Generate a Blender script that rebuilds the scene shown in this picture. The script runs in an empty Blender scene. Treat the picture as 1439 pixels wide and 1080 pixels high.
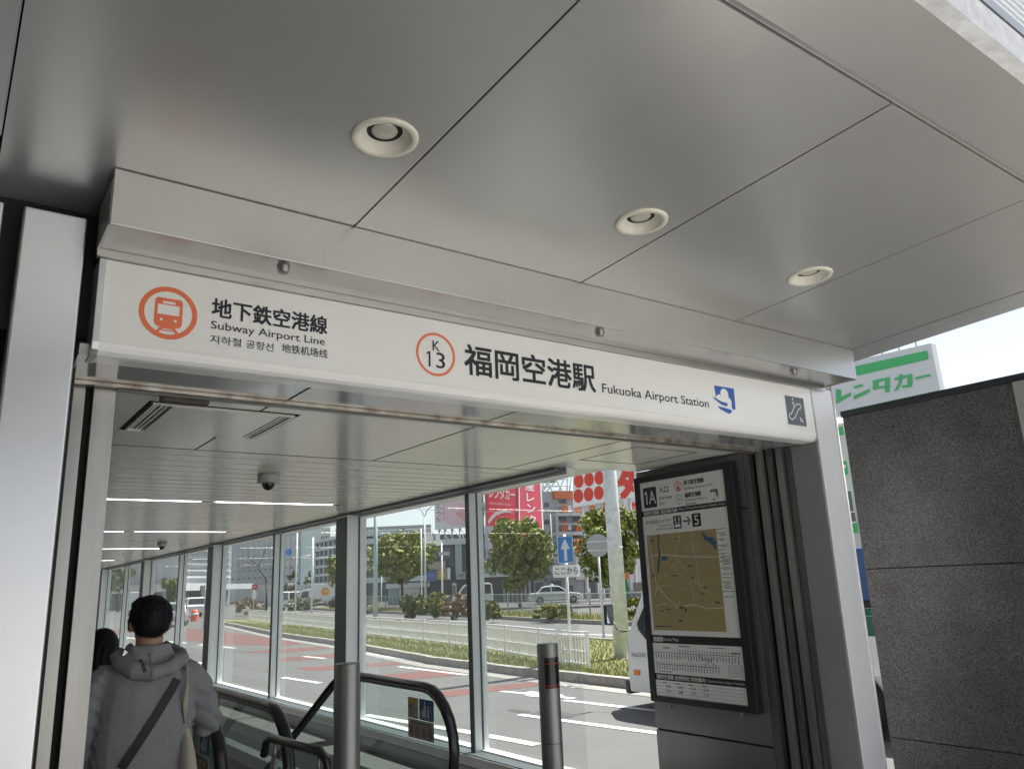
import bpy, bmesh, math, random
import numpy as np
from mathutils import Vector, Matrix
from mathutils.bvhtree import BVHTree
random.seed(7)
S = bpy.context.scene
COL = S.collection
R_ = math.radians
# ------------------------------------------------------------------ camera
YAW, PITCH, ROLL, FPX, W, H = R_(36.413), R_(14.281), R_(-2.387), 1099.4, 1439, 1080
fw = Vector((math.sin(YAW) * math.cos(PITCH), math.cos(YAW) * math.cos(PITCH), math.sin(PITCH)))
rt = Vector((math.cos(YAW), -math.sin(YAW), 0)); up = rt.cross(fw)
r2 = rt * math.cos(ROLL) + up * math.sin(ROLL); u2 = -rt * math.sin(ROLL) + up * math.cos(ROLL)
CAM = Vector((0, 0, 1.6))
cd = bpy.data.cameras.new('camera'); cam = bpy.data.objects.new('camera', cd); COL.objects.link(cam)
M = Matrix((r2, u2, -fw)).transposed().to_4x4(); M.translation = CAM; cam.matrix_world = M
cd.sensor_width = 36; cd.lens = FPX / W * 36; cd.clip_start = .05; cd.clip_end = 3000
S.camera = cam
# ------------------------------------------------------------------ world, sun, exposure
SUN_EL, SUN_AZ = R_(65), R_(88)          # azimuth measured from +Y towards +X
wd = bpy.data.worlds.new('World'); S.world = wd; wd.use_nodes = True
nt = wd.node_tree; bg = nt.nodes['Background']
sky = nt.nodes.new('ShaderNodeTexSky'); sky.sky_type = 'NISHITA'; sky.sun_disc = False
sky.sun_elevation = SUN_EL; sky.sun_rotation = SUN_AZ; sky.air_density = 1.0; sky.dust_density = .4; sky.ozone_density = 1.0
hs = nt.nodes.new('ShaderNodeHueSaturation'); hs.inputs['Saturation'].default_value = .45; nt.links.new(sky.outputs[0], hs.inputs['Color']); nt.links.new(hs.outputs[0], bg.inputs[0]); bg.inputs[1].default_value = .078
sl = bpy.data.lights.new('sun', 'SUN'); sl.energy = 5.0; sl.angle = R_(.6); sl.color = (1, .955, .89)
so = bpy.data.objects.new('sun', sl); COL.objects.link(so)
sd = Vector((math.sin(SUN_AZ) * math.cos(SUN_EL), math.cos(SUN_AZ) * math.cos(SUN_EL), math.sin(SUN_EL)))
so.rotation_euler = sd.to_track_quat('Z', 'Y').to_euler(); so.location = (40, 6, 60)
S.view_settings.view_transform = 'Standard'; S.view_settings.look = 'None'
S.view_settings.exposure = 1.25; S.view_settings.gamma = 1; S.view_settings.use_curve_mapping = False
S.cycles.max_bounces = 8; S.cycles.diffuse_bounces = 4; S.cycles.glossy_bounces = 4; S.cycles.transparent_max_bounces = 16
S.cycles.use_denoising = True; S.cycles.sample_clamp_indirect = 6

# ------------------------------------------------------------------ helpers
def ray(px, py):
    return r2 * ((px - W / 2) / FPX) - u2 * ((py - H / 2) / FPX) + fw
def on(px, py, ax, val):                 # where the sight line meets an axis plane of the place
    d = ray(px, py); return CAM + d * ((val - CAM[ax]) / d[ax])
def G(px, py, z=-.1): return on(px, py, 2, z)
FH = Vector((math.sin(YAW), math.cos(YAW), 0))
def uz(px, py, v):                       # street frame: u to the right, z up, at v metres forward
    d = ray(px, py); t = v / d.dot(FH); return d.dot(rt) * t, CAM.z + d.z * t
def sfw(u, v, z=0): return rt * u + FH * v + Vector((0, 0, z))

MATS = {}
def mat(name, col, rough=.5, metal=0., var=0., vscale=4., bump=0., bscale=30., spec=.5, coat=0., emit=None, stretch=(1, 1, 1), bdist=.01, dark=None):
    if name in MATS: return MATS[name]
    m = bpy.data.materials.new(name); m.use_nodes = True; MATS[name] = m
    n = m.node_tree.nodes; l = m.node_tree.links; b = n['Principled BSDF']
    b.inputs['Base Color'].default_value = (*col, 1); b.inputs['Roughness'].default_value = rough
    b.inputs['Metallic'].default_value = metal; b.inputs['Specular IOR Level'].default_value = spec
    b.inputs['Coat Weight'].default_value = coat; b.inputs['Coat Roughness'].default_value = .08
    if var or bump:
        tc = n.new('ShaderNodeTexCoord'); mp = n.new('ShaderNodeMapping'); mp.inputs['Scale'].default_value = stretch
        ge = n.new('ShaderNodeNewGeometry'); l.new(ge.outputs['Position'], mp.inputs[0])
    if var:
        ns = n.new('ShaderNodeTexNoise'); ns.inputs['Scale'].default_value = vscale; ns.inputs['Detail'].default_value = 6; ns.inputs['Roughness'].default_value = .65
        l.new(mp.outputs[0], ns.inputs[0])
        cr = n.new('ShaderNodeValToRGB'); cr.color_ramp.elements[0].position = .3; cr.color_ramp.elements[1].position = .7
        d = dark or [c * (1 - var) for c in col]
        cr.color_ramp.elements[0].color = (*d, 1); cr.color_ramp.elements[1].color = (*[min(1, c * (1 + var * .6)) for c in col], 1)
        l.new(ns.outputs[0], cr.inputs[0]); l.new(cr.outputs[0], b.inputs['Base Color'])
        mr = n.new('ShaderNodeMapRange'); mr.inputs['To Min'].default_value = rough * .8; mr.inputs['To Max'].default_value = min(1, rough * 1.25)
        l.new(ns.outputs[0], mr.inputs[0]); l.new(mr.outputs[0], b.inputs['Roughness'])
    if bump:
        nb = n.new('ShaderNodeTexNoise'); nb.inputs['Scale'].default_value = bscale; nb.inputs['Detail'].default_value = 1.5 if bscale < 5 else 4
        l.new(mp.outputs[0], nb.inputs[0]); bp = n.new('ShaderNodeBump'); bp.inputs['Strength'].default_value = bump; bp.inputs['Distance'].default_value = bdist
        l.new(nb.outputs[0], bp.inputs['Height']); l.new(bp.outputs[0], b.inputs['Normal'])
    if emit:
        b.inputs['Emission Color'].default_value = (*emit[0], 1); b.inputs['Emission Strength'].default_value = emit[1]
    return m
def glass(name, tint, refl=.5, haze=0., base=.04):
    if name in MATS: return MATS[name]
    m = bpy.data.materials.new(name); m.use_nodes = True; MATS[name] = m
    n = m.node_tree.nodes; l = m.node_tree.links; n.remove(n['Principled BSDF']); out = n['Material Output']
    t = n.new('ShaderNodeBsdfTransparent'); t.inputs[0].default_value = (*tint, 1)
    g = n.new('ShaderNodeBsdfGlossy'); g.inputs['Roughness'].default_value = .01; g.inputs[0].default_value = (.95, .98, .97, 1)
    lw = n.new('ShaderNodeLayerWeight'); lw.inputs[0].default_value = .5
    pw = n.new('ShaderNodeMath'); pw.operation = 'POWER'; pw.inputs[1].default_value = 4.2; l.new(lw.outputs['Facing'], pw.inputs[0])
    mu = n.new('ShaderNodeMath'); mu.operation = 'MULTIPLY_ADD'; mu.inputs[1].default_value = refl * .85; mu.inputs[2].default_value = .075 * refl; mu.use_clamp = True; l.new(pw.outputs[0], mu.inputs[0])
    mx = n.new('ShaderNodeMixShader'); l.new(mu.outputs[0], mx.inputs[0]); l.new(t.outputs[0], mx.inputs[1]); l.new(g.outputs[0], mx.inputs[2])
    last = mx
    if haze:                             # pale veil mixed into the pane, imitating haze over the view
        df = n.new('ShaderNodeBsdfDiffuse'); df.inputs[0].default_value = (.75, .78, .78, 1)
        tl = n.new('ShaderNodeBsdfTranslucent'); tl.inputs[0].default_value = (.75, .78, .78, 1)
        ad = n.new('ShaderNodeMixShader'); l.new(df.outputs[0], ad.inputs[1]); l.new(tl.outputs[0], ad.inputs[2])
        m2 = n.new('ShaderNodeMixShader'); m2.inputs[0].default_value = haze; l.new(mx.outputs[0], m2.inputs[1]); l.new(ad.outputs[0], m2.inputs[2]); last = m2
    l.new(last.outputs[0], out.inputs[0]); return m

KD = {}
WM = {}                                  # world matrices of parents
class MB:
    def __init__(s): s.v = []; s.f = []; s.sm = []
    def add(s, vs, fs, smooth=False):
        o = len(s.v); s.v += [tuple(v) for v in vs]; s.f += [tuple(i + o for i in f) for f in fs]; s.sm += [smooth] * len(fs); return s
    def box(s, x0, x1, y0, y1, z0, z1):
        return s.add([(x0, y0, z0), (x1, y0, z0), (x1, y1, z0), (x0, y1, z0), (x0, y0, z1), (x1, y0, z1), (x1, y1, z1), (x0, y1, z1)],
                     [(0, 3, 2, 1), (4, 5, 6, 7), (0, 1, 5, 4), (1, 2, 6, 5), (2, 3, 7, 6), (3, 0, 4, 7)])
    def prism(s, pts, vec):              # planar polygon swept along vec
        n = len(pts); vec = Vector(vec); p = [Vector(q) for q in pts]
        return s.add(p + [q + vec for q in p], [tuple(range(n - 1, -1, -1)), tuple(range(n, 2 * n))] + [(i, (i + 1) % n, n + (i + 1) % n, n + i) for i in range(n)])
    def quad(s, *p): return s.add(p, [tuple(range(len(p)))])
    def tube(s, pts, r, n=8, caps=True, ry=None, smooth=True, upv=None):
        pts = [Vector(p) for p in pts]; rs = r if isinstance(r, (list, tuple)) else [r] * len(pts); rings = []
        for i, p in enumerate(pts):
            d = (pts[min(i + 1, len(pts) - 1)] - pts[max(i - 1, 0)]).normalized()
            a = Vector(upv) if upv else (Vector((0, 0, 1)) if abs(d.z) < .95 else Vector((1, 0, 0)))
            e1 = d.cross(a).normalized(); e2 = e1.cross(d).normalized()
            rr = rs[i]; rx, r_y = rr if isinstance(rr, (list, tuple)) else (rr, rr if ry is None else ry)
            rings.append([p + e1 * (rx * math.cos(2 * math.pi * k / n)) + e2 * (r_y * math.sin(2 * math.pi * k / n)) for k in range(n)])
        vs = [q for R in rings for q in R]; fs = []
        for i in range(len(pts) - 1):
            for k in range(n): fs.append((i * n + k, i * n + (k + 1) % n, (i + 1) * n + (k + 1) % n, (i + 1) * n + k))
        if caps: fs += [tuple(range(n - 1, -1, -1)), tuple(range((len(pts) - 1) * n, len(pts) * n))]
        return s.add(vs, fs, smooth)
    def cyl(s, p, q, r, n=12, r1=None): return s.tube([p, q], [r, r if r1 is None else r1], n)
    def lathe(s, c, prof, n=32, smooth=True):   # prof: (radius, z) about vertical axis at c
        vs = []; fs = []
        for r, z in prof:
            for k in range(n): a = 2 * math.pi * k / n; vs.append((c[0] + r * math.cos(a), c[1] + r * math.sin(a), c[2] + z))
        for i in range(len(prof) - 1):
            for k in range(n): fs.append((i * n + k, i * n + (k + 1) % n, (i + 1) * n + (k + 1) % n, (i + 1) * n + k))
        return s.add(vs, fs, smooth)
    def ell(s, c, rx, ry, rz, n=16, m=10):
        vs = []; fs = []
        for j in range(m + 1):
            t = math.pi * j / m
            for k in range(n): a = 2 * math.pi * k / n; vs.append((c[0] + rx * math.sin(t) * math.cos(a), c[1] + ry * math.sin(t) * math.sin(a), c[2] + rz * math.cos(t)))
        for j in range(m):
            for k in range(n): fs.append((j * n + k, (j + 1) * n + k, (j + 1) * n + (k + 1) % n, j * n + (k + 1) % n))
        return s.add(vs, fs, True)
    def mesh(s, name, m=None, off=None):
        me = bpy.data.meshes.new(name)
        vs = s.v if off is None else [off @ Vector(v) for v in s.v]
        me.from_pydata(vs, [], s.f); me.polygons.foreach_set('use_smooth', s.sm); me.update()
        if m: me.materials.append(m)
        return me
    def build(s, name, m, parent=None, local=False, label=None, kind=None):
        off = None
        if parent is not None and not local and parent in WM: off = WM[parent].inverted()
        o = bpy.data.objects.new(name, s.mesh(name, m, off)); COL.objects.link(o)
        if parent is not None:
            o.parent = parent; WM[o] = WM.get(parent, Matrix()); KD.setdefault(parent, []).append(o)
        if label: o['label'] = label
        if kind: o['kind'] = kind
        return o
def thing(name, label, cat, loc=(0, 0, 0), rz=0., group=None, kind=None):
    o = bpy.data.objects.new(name, None); COL.objects.link(o); o.empty_display_size = .1
    o.location = loc; o.rotation_euler = (0, 0, rz); WM[o] = Matrix.Translation(loc) @ Matrix.Rotation(rz, 4, 'Z')
    if label: o['label'] = label
    if cat: o['category'] = cat
    if group: o['group'] = group
    if kind: o['kind'] = kind
    return o
def tag(o, label, cat, group=None, kind=None):
    o['label'] = label; o['category'] = cat
    if group: o['group'] = group
    if kind: o['kind'] = kind
    return o
def struct(name, mb, m): return mb.build(name, m, None, kind='structure')
def bevel(o, w=.004, seg=2):
    b = o.modifiers.new('bevel', 'BEVEL'); b.width = w; b.segments = seg; b.limit_method = 'ANGLE'; b.angle_limit = R_(40); return o
def dup(root, loc=None, rz=None, label=None, parent=None):
    c = root.copy(); COL.objects.link(c)
    if parent is not None: c.parent = parent; KD.setdefault(parent, []).append(c)
    if loc is not None: c.location = loc
    if rz is not None: c.rotation_euler = (0, 0, rz)
    if label: c['label'] = label
    for ch in KIDS(root): dup(ch, parent=c)
    return c
def KIDS(o): return list(KD.get(o, []))
def inst(src, name, parent, loc, rz=0., sc=None):   # one more piece sharing mesh data
    o = bpy.data.objects.new(name, src); COL.objects.link(o); o.parent = parent; KD.setdefault(parent, []).append(o); o.location = loc; o.rotation_euler = (0, 0, rz)
    if sc: o.scale = sc
    return o
def text_pts(body, bold=0.):
    cu = bpy.data.curves.new('lettering', 'FONT'); cu.body = body; cu.offset = bold; cu.resolution_u = 3
    o = bpy.data.objects.new('lettering', cu); COL.objects.link(o); bpy.context.view_layer.update()
    dg = bpy.context.evaluated_depsgraph_get(); me = bpy.data.meshes.new_from_object(o.evaluated_get(dg))
    vs = [v.co.copy() for v in me.vertices]; fs = [tuple(p.vertices) for p in me.polygons]
    bpy.data.objects.remove(o); bpy.data.curves.remove(cu); bpy.data.meshes.remove(me); return vs, fs
def text(body, rect, frame, m, parent, name='lettering', bold=0., lift=.0015, local=False):
    """fit the writing into rect=(a0,a1,b0,b1) of a plane frame=(origin, right, up, normal)"""
    vs, fs = text_pts(body)
    if not vs: return None
    x0 = min(v.x for v in vs); x1 = max(v.x for v in vs); y0 = min(v.y for v in vs); y1 = max(v.y for v in vs)
    O, A, B, N = [Vector(q) for q in frame]; a0, a1, b0, b1 = rect
    mb = MB(); e = bold * abs(b1 - b0)
    for i, (da, db) in enumerate(((0, 0), (e, e), (-e, e), (e, -e), (-e, -e)) if bold else ((0, 0),)):   # a heavier weight: the strokes printed slightly apart
        mb.add([O + A * (a0 + da + (v.x - x0) / (x1 - x0) * (a1 - a0)) + B * (b0 + db + (v.y - y0) / max(1e-6, y1 - y0) * (b1 - b0)) + N * (lift + i * .00012) for v in vs], fs)
    return mb.build(name, m, parent, local=local)
def shape(polys, frame, m, parent, name, lift=.001, local=False, thick=0.):
    O, A, B, N = [Vector(q) for q in frame]; mb = MB()
    for i_, p in enumerate(polys):          # overlapping pieces of print lie one above the other
        pp = [O + A * a + B * b + N * (lift + (i_ * max(.00012, lift * .03) if len(polys) < 16 else 0)) for a, b in p]
        if thick: mb.prism(pp, -N * thick)
        else: mb.quad(*pp)
    return mb.build(name, m, parent, local=local)
def circ(cx, cy, r, n=28, ry=None): return [(cx + r * math.cos(2 * math.pi * k / n), cy + (ry or r) * math.sin(2 * math.pi * k / n)) for k in range(n)]
def ring(cx, cy, r, w, n=40):
    o = circ(cx, cy, r, n); i = circ(cx, cy, r - w, n); return [[o[k], o[(k + 1) % n], i[(k + 1) % n], i[k]] for k in range(n)]
def rrect(x0, x1, y0, y1, r, n=4):
    out = []
    for cx, cy, a in ((x1 - r, y1 - r, 0), (x0 + r, y1 - r, 90), (x0 + r, y0 + r, 180), (x1 - r, y0 + r, 270)):
        for k in range(n + 1): t = R_(a + 90 * k / n); out.append((cx + r * math.cos(t), cy + r * math.sin(t)))
    return out
def rect(a, b, c, d): return [(a, c), (b, c), (b, d), (a, d)]

# ------------------------------------------------------------------ materials
canopy_m = mat('silver_painted_metal', (.61, .605, .59), .31, .62, .05, .7, .06, .8, bdist=.05)
dk_gap = mat('dark_joint', (.018, .018, .018), .8)
fascia_m = mat('pale_silver_metal', (.48, .48, .472), .30, .8, .05, 2., .03, 1.4, bdist=.03)
under_m = mat('brushed_underside', (.50, .49, .48), .24, .8, .12, 1.2)
column_m = mat('satin_white_metal', (.69, .70, .73), .30, .85, .06, 1.5, .02, 1.2, bdist=.03)
stain_m = mat('worn_stainless', (.38, .37, .36), .33, .9, .35, 2.2, .05, 60, stretch=(1, 1, .12))
steel_m = mat('stainless', (.33, .325, .31), .4, .8, .15, 5., .03, 150, stretch=(1, 1, .02), bdist=.002)
dark_steel = mat('dark_stainless', (.17, .17, .17), .32, .8, .15, 5.)
grey_panel = mat('grey_panel', (.155, .16, .16), .42, .3, .05, 2.)
acryl = mat('white_acrylic', (.88, .875, .86), .22, 0, .035, 1.6, spec=.45, coat=.3)
cap_m = mat('sign_end_metal', (.55, .57, .58), .3, .7)
black_m = mat('black_frame', (.012, .013, .016), .35)
ink = mat('black_ink', (.012, .014, .022), .5)
white_ink = mat('white_ink', (.72, .72, .72), .5)
orange_ink = mat('orange_ink', (.86, .20, .085), .5)
blue_ink = mat('blue_ink', (.035, .13, .48), .5)
grey_ink = mat('grey_ink', (.13, .15, .17), .5)
cream = mat('cream_plastic', (.74, .71, .62), .42, 0, .1, 30.)
lens_m = mat('lamp_lens', (.60, .57, .50), .15, .1)
ceil_m = mat('corridor_ceiling_paint', (.84, .83, .77), .16, .1, .05, 1.2, .03, .8, bdist=.03)
slat_m = mat('ceiling_slat_paint', (.87, .85, .79), .2, .1, .06, 2.)
alu_m = mat('aluminium_frame', (.84, .87, .87), .4, .12, .05, 4.)
alu_dark = mat('dark_aluminium', (.11, .13, .135), .4, .3)
wall_w = mat('white_wall', (.8, .8, .78), .6, 0, .06, 2.)
floor_m = mat('floor_tile', (.52, .52, .50), .35, 0, .15, 6.)
rubber = mat('black_rubber', (.012, .012, .015), .28, 0, spec=.6)
granite = mat('black_granite', (.036, .036, .034), .35, 0, .0)
asph = mat('asphalt', (.099, .102, .098), .9, 0, .16, 1.2, .25, 160)
pave = mat('pavement', (.46, .455, .44), .8, 0, .12, 3., .2, 90)
concrete = mat('kerb_concrete', (.30, .29, .265), .85, 0, .28, 5., .3, 60)
dirt = mat('verge_soil', (.14, .17, .06), .95, 0, .5, 2.2, .5, 30, dark=(.13, .10, .05))
line_w = mat('road_paint_white', (.72, .72, .70), .7, 0, .12, 9., dark=(.50, .50, .48))
line_r = mat('road_paint_red', (.135, .045, .038), .85, 0, .25, 5., dark=(.10, .048, .044))
galv = mat('galvanised_steel', (.60, .64, .64), .6, .1, .22, 7., .05, 20)
wpaint = mat('white_paint', (.86, .86, .85), .4, 0, .05, 6.)
bark = mat('bark', (.11, .085, .06), .9, 0, .3, 12., .5, 60)
GL = glass('window_glass', (.85, .89, .88), .9, .05)
GLE = glass('escalator_glass', (.74, .83, .80), 1.0, .03)
car_w = mat('white_car_paint', (.74, .75, .76), .25, 0, coat=.6)
car_s = mat('silver_car_paint', (.45, .47, .5), .25, .5, coat=.6)
car_k = mat('black_car_paint', (.02, .02, .022), .25, 0, coat=.6)
carglass = mat('car_glass', (.03, .035, .04), .06, 0, spec=.9)
tyre_m = mat('tyre', (.02, .02, .02), .8); rim_m = mat('rim', (.4, .4, .42), .35, .8)
amber = mat('amber_lens', (.75, .2, .02), .2); redl = mat('red_lens', (.5, .02, .02), .2); headl = mat('headlamp', (.7, .72, .75), .08, .3)
# granite speckle
def granite_nodes(m):
    n = m.node_tree.nodes; l = m.node_tree.links; b = n['Principled BSDF']; ge = n.new('ShaderNodeNewGeometry')
    vo = n.new('ShaderNodeTexVoronoi'); vo.inputs['Scale'].default_value = 230; l.new(ge.outputs['Position'], vo.inputs['Vector'])
    ns = n.new('ShaderNodeTexNoise'); ns.inputs['Scale'].default_value = 3; ns.inputs['Detail'].default_value = 5; l.new(ge.outputs['Position'], ns.inputs[0])
    cr = n.new('ShaderNodeValToRGB'); e = cr.color_ramp.elements; e[0].position = .25; e[0].color = (.016, .016, .017, 1); e[1].position = .85; e[1].color = (.15, .147, .137, 1)
    sp = n.new('ShaderNodeSeparateColor'); l.new(vo.outputs['Color'], sp.inputs[0]); l.new(sp.outputs[0], cr.inputs[0])
    mx = n.new('ShaderNodeMix'); mx.data_type = 'RGBA'; mx.blend_type = 'MULTIPLY'; mx.inputs[0].default_value = .7
    c2 = n.new('ShaderNodeValToRGB'); c2.color_ramp.elements[0].color = (.72, .72, .74, 1); c2.color_ramp.elements[1].color = (1.15, 1.13, 1.08, 1); c2.color_ramp.elements[0].position = .35; c2.color_ramp.elements[1].position = .65
    l.new(ns.outputs[0], c2.inputs[0]); l.new(cr.outputs[0], mx.inputs[6]); l.new(c2.outputs[0], mx.inputs[7]); l.new(mx.outputs[2], b.inputs['Base Color'])
    b.inputs['Roughness'].default_value = .42
granite_nodes(granite)

# ================================================================== THE SETTING: ground, road, floor
big = MB(); big.quad((-400, -300, -.125), (900, -300, -.125), (900, 900, -.125), (-400, 900, -.125)); struct('ground', big, asph)
pv = MB(); pv.box(-14, 4.6, -40, 3.40, -.124, 0); pv.box(4.6, 6.9, -40, 3.8, -.124, .0); pv.box(6.9, 60, -40, 1.2, -.124, -.02); struct('pavement', pv, pave)  # far right stretch is unseen, added to bounce light onto the canopy
# interior floor with two escalator wells
fl = MB()
for a in ((-1.6, 4.62, 3.401, 5.75), (-1.6, .30, 5.75, 30), (1.43, 1.71, 5.75, 30), (2.90, 3.02, 5.75, 30)): fl.box(a[0], a[1], a[2], a[3], -.12, .002)
struct('station_floor', fl, floor_m)
fw_ = MB(); fw_.box(4.18, 4.62, 5.2, 30, -4.2, .0); fw_.box(-1.6, 4.18, 5.0, 30, -4.6, -4.3); struct('stairwell_wall', fw_, mat('well_grey', (.27, .30, .295), .4, .2, .15, 2.))
ff_ = MB(); ff_.box(3.02, 4.18, 5.2, 5.75, -.12, .002); struct('station_floor', ff_, floor_m)
# kerb line of the slip road (x, y)
KERB = [(9.35, -40), (9.35, 6), (9.38, 10), (9.42, 13), (9.62, 16.5), (10.2, 20), (10.75, 23), (11.15, 26), (12.0, 33.5), (13.1, 40), (14.3, 46.7), (15.1, 52), (15.75, 57)]
FARS = [(15.3, -40), (15.3, 12), (15.4, 17), (15.9, 20), (16.9, 26), (18.2, 34), (19.6, 44), (20.0, 52), (17.4, 58.4)]
def resample(pl, step, y0=-1e9, y1=1e9):
    out = []; acc = 0
    for (xa, ya), (xb, yb) in zip(pl, pl[1:]):
        L = math.hypot(xb - xa, yb - ya); t = acc
        while t < L:
            x = xa + (xb - xa) * t / L; y = ya + (yb - ya) * t / L
            if y0 <= y <= y1: out.append((x, y, math.atan2(yb - ya, xb - xa)))
            t += step
        acc = t - L
    return out
vg = MB(); k1 = [(x + .16, y) for x, y in KERB]; poly = [(x, y, .0) for x, y in k1] + [(x, y, .0) for x, y in reversed(FARS)]
bmv = bmesh.new(); vv = [bmv.verts.new(p) for p in poly]; bmv.faces.new(vv); bmesh.ops.triangulate(bmv, faces=bmv.faces[:])
me = bpy.data.meshes.new('grass_verge'); bmv.to_mesh(me); me.materials.append(dirt); o = bpy.data.objects.new('grass_verge', me); COL.objects.link(o); o['kind'] = 'structure'; bmv.free()
# second verge across the through road
V2A = [(21.6, -40), (21.6, 16), (21.8, 22.8), (22.6, 29), (24.4, 36), (25.8, 44.7), (27.5, 54), (30, 68), (33, 84)]
V2B = [(x + 3.4, y) for x, y in V2A]
vb = MB()
for (a, b), (c, d) in zip(zip(V2A, V2A[1:]), zip(V2B, V2B[1:])): vb.quad((*a, .01), (*c, .01), (*d, .01), (*b, .01))
struct('far_grass_verge', vb, dirt)
# kerbstones
kb = thing('kerb', None, None, (9.35, 8, -.12), kind='structure'); del_keys = None
ks = MB(); ks.box(0, .59, -.16, 0, 0, .155)
ksm = ks.mesh('kerb_stone', concrete)
for i, (x, y, a) in enumerate(resample(KERB, .6, 5, 57)):
    q = inst(ksm, 'kerb_stone', kb, (x - 9.35, y - 8, random.uniform(-.006, .006)), a + random.uniform(-.006, .006))
kb2 = MB()
for pl in (FARS, V2A):
    s_ = -1 if pl is FARS else 1
    for (xa, ya), (xb, yb) in zip(pl, pl[1:]):
        d = Vector((xb - xa, yb - ya, 0)).normalized(); nrm = Vector((-d.y, d.x, 0)) * .14
        if pl is V2A: nrm = -nrm
        kb2.prism([(xa, ya, -.11), (xb, yb, -.11), (xb + nrm.x, yb + nrm.y, -.11), (xa + nrm.x, ya + nrm.y, -.11)], (0, 0, .15))
struct('far_kerb', kb2, concrete)
gt = MB()                                    # gutter strip of paler concrete along the kerb
for (xa, ya), (xb, yb) in zip(KERB, KERB[1:]): gt.quad((xa - .42, ya, -.118), (xa, ya, -.118), (xb, yb, -.118), (xb - .42, yb, -.118))
struct('gutter', gt, mat('gutter_concrete', (.24, .235, .22), .9, 0, .2, 3.))
# painted markings, each laid where it lies on the road
mk = MB()
def stripe(p, q, w, mb=mk, z=-.118):
    a = G(*p, z); b = G(*q, z); d = (b - a).normalized(); n = Vector((-d.y, d.x, 0)) * w / 2; mb.quad(a - n, b - n, b + n, a + n)
for p, q, w in [((427, 921.6), (457, 924.4), .13), ((561, 936), (656, 947.5), .13), ((397, 951), (450, 959), .14), ((641, 1024.5), (755, 1045.5), .15),
                ((513, 1003.5), (641, 1025), .15), ((730, 1003.2), (960, 1034), .13), ((704, 970.3), (807, 980.5), .12), ((793, 983), (960, 1002), .13),
                ((280, 905), (330, 910), .15), ((278, 930), (301, 934), .15), ((517, 917.5), (654, 938), .14), ((654, 938), (890, 967), .14),
                ((791, 962), (809, 965), .1), ((809, 965), (840, 961), .1), ((150, 893), (262, 903), .2), ((690, 888), (880, 892), .15), ((560, 878), (690, 884), .12), ((230, 917), (262, 925), .15)]: stripe(p, q, w)
mk.quad(*[G(x, y, -.1175) for x, y in [(734, 973), (745, 970.5), (790, 975), (795, 980), (765, 979.5), (741, 977)]])
struct('road_markings', mk, line_w)
rd = MB()
for pl in ([(258, 899), (262, 882), (300, 885), (392, 897.5), (427, 903), (400, 907), (330, 905)], [(366, 913), (457, 907.6), (464, 910.5), (396, 917), (340, 916)],
           [(371, 926), (482, 916.5), (484, 922.5), (396, 929)], [(415, 937), (577, 928.7), (587, 931), (517, 936.5), (435, 942)],
           [(520, 950), (627, 938.3), (657, 941), (657, 947.5), (571, 954.5), (527, 954.5)], [(618, 971), (748, 957.5), (762, 959.5), (759, 963), (676, 972.5), (626, 979)],
           [(150, 884), (240, 876), (250, 880), (160, 892)]):
    rd.quad(*[G(x, y, -.1215) for x, y in pl])
struct('red_road_paint', rd, line_r)
ms = MB()                                    # worn patch and tar repair on the lane
for c, r1, r3 in (((7.05, 8.9), .22, .1), ((6.9, 9.5), .1, .06)): ms.quad(*[(c[0] + r1 * math.cos(t) * random.uniform(.7, 1.2), c[1] + r3 * 4 * math.sin(t) * random.uniform(.6, 1.1), -.1205) for t in [k * .5 for k in range(12)]])
struct('tar_patch', ms, mat('tar', (.05, .05, .05), .7))

# ================================================================== CANOPY (ceiling in separate panels over the entrance)
SL = .0537
def zc(y): return 3.22 + SL * (3.07 - y)
can = thing('entrance_canopy', 'grey metal canopy ceiling of large panels over the station entrance', 'canopy', (2.8, 2.2, 3.2))
def panel(x0, x1, y0, y1, hole=None, name='ceiling_panel', m=canopy_m):
    mb = MB(); z = lambda y, d=0: zc(y) + d; rr = random.uniform(-.0015, .0015)
    if hole is None:
        mb.add([(x0, y0, z(y0, rr)), (x1, y0, z(y0, rr)), (x1, y1, z(y1, rr)), (x0, y1, z(y1, rr))], [(0, 3, 2, 1)])
    else:
        cx, cy, r = hole; an = sorted([2 * math.pi * k / 32 for k in range(32)] + [math.atan2(b - cy, a - cx) % (2 * math.pi) for a in (x0, x1) for b in (y0, y1)])
        I = []; O = []
        for t in an:
            c, s = math.cos(t), math.sin(t)
            d = min([((x1 if c > 0 else x0) - cx) / c if abs(c) > 1e-9 else 1e9, ((y1 if s > 0 else y0) - cy) / s if abs(s) > 1e-9 else 1e9])
            I.append((cx + r * c, cy + r * s)); O.append((cx + d * c, cy + d * s))
        n = len(an); mb.add([(a, b, z(b, rr)) for a, b in I] + [(a, b, z(b, rr)) for a, b in O], [(k, (k + 1) % n, n + (k + 1) % n, n + k) for k in range(n)])
    for (a, b), (c, d) in (((x0, y0), (x1, y0)), ((x1, y0), (x1, y1)), ((x1, y1), (x0, y1)), ((x0, y1), (x0, y0))):
        mb.quad((a, b, z(b, rr)), (c, d, z(d, rr)), (c, d, z(d, .028)), (a, b, z(b, .028)))
    return mb.build(name, m, can)
XS = [-5.45, -4.08, -2.71, -1.34, .03, 1.40, 2.775, 4.125, 5.482]
DL = [(1.212, 2.389), (2.576, 2.392), (3.938, 2.389), (-.155, 2.39), (-1.52, 2.39)]
for a, b in zip(XS, XS[1:]):
    h = [d for d in DL if a < d[0] < b]
    panel(a + .005, b - .005, 1.25, 3.62 if b < .5 else 3.62, (h[0][0], h[0][1], .108) if h else None)
panel(XS[0], 5.482 + .33, .915, 1.218)
panel(5.492, 5.812, 1.25, 3.62)
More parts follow.
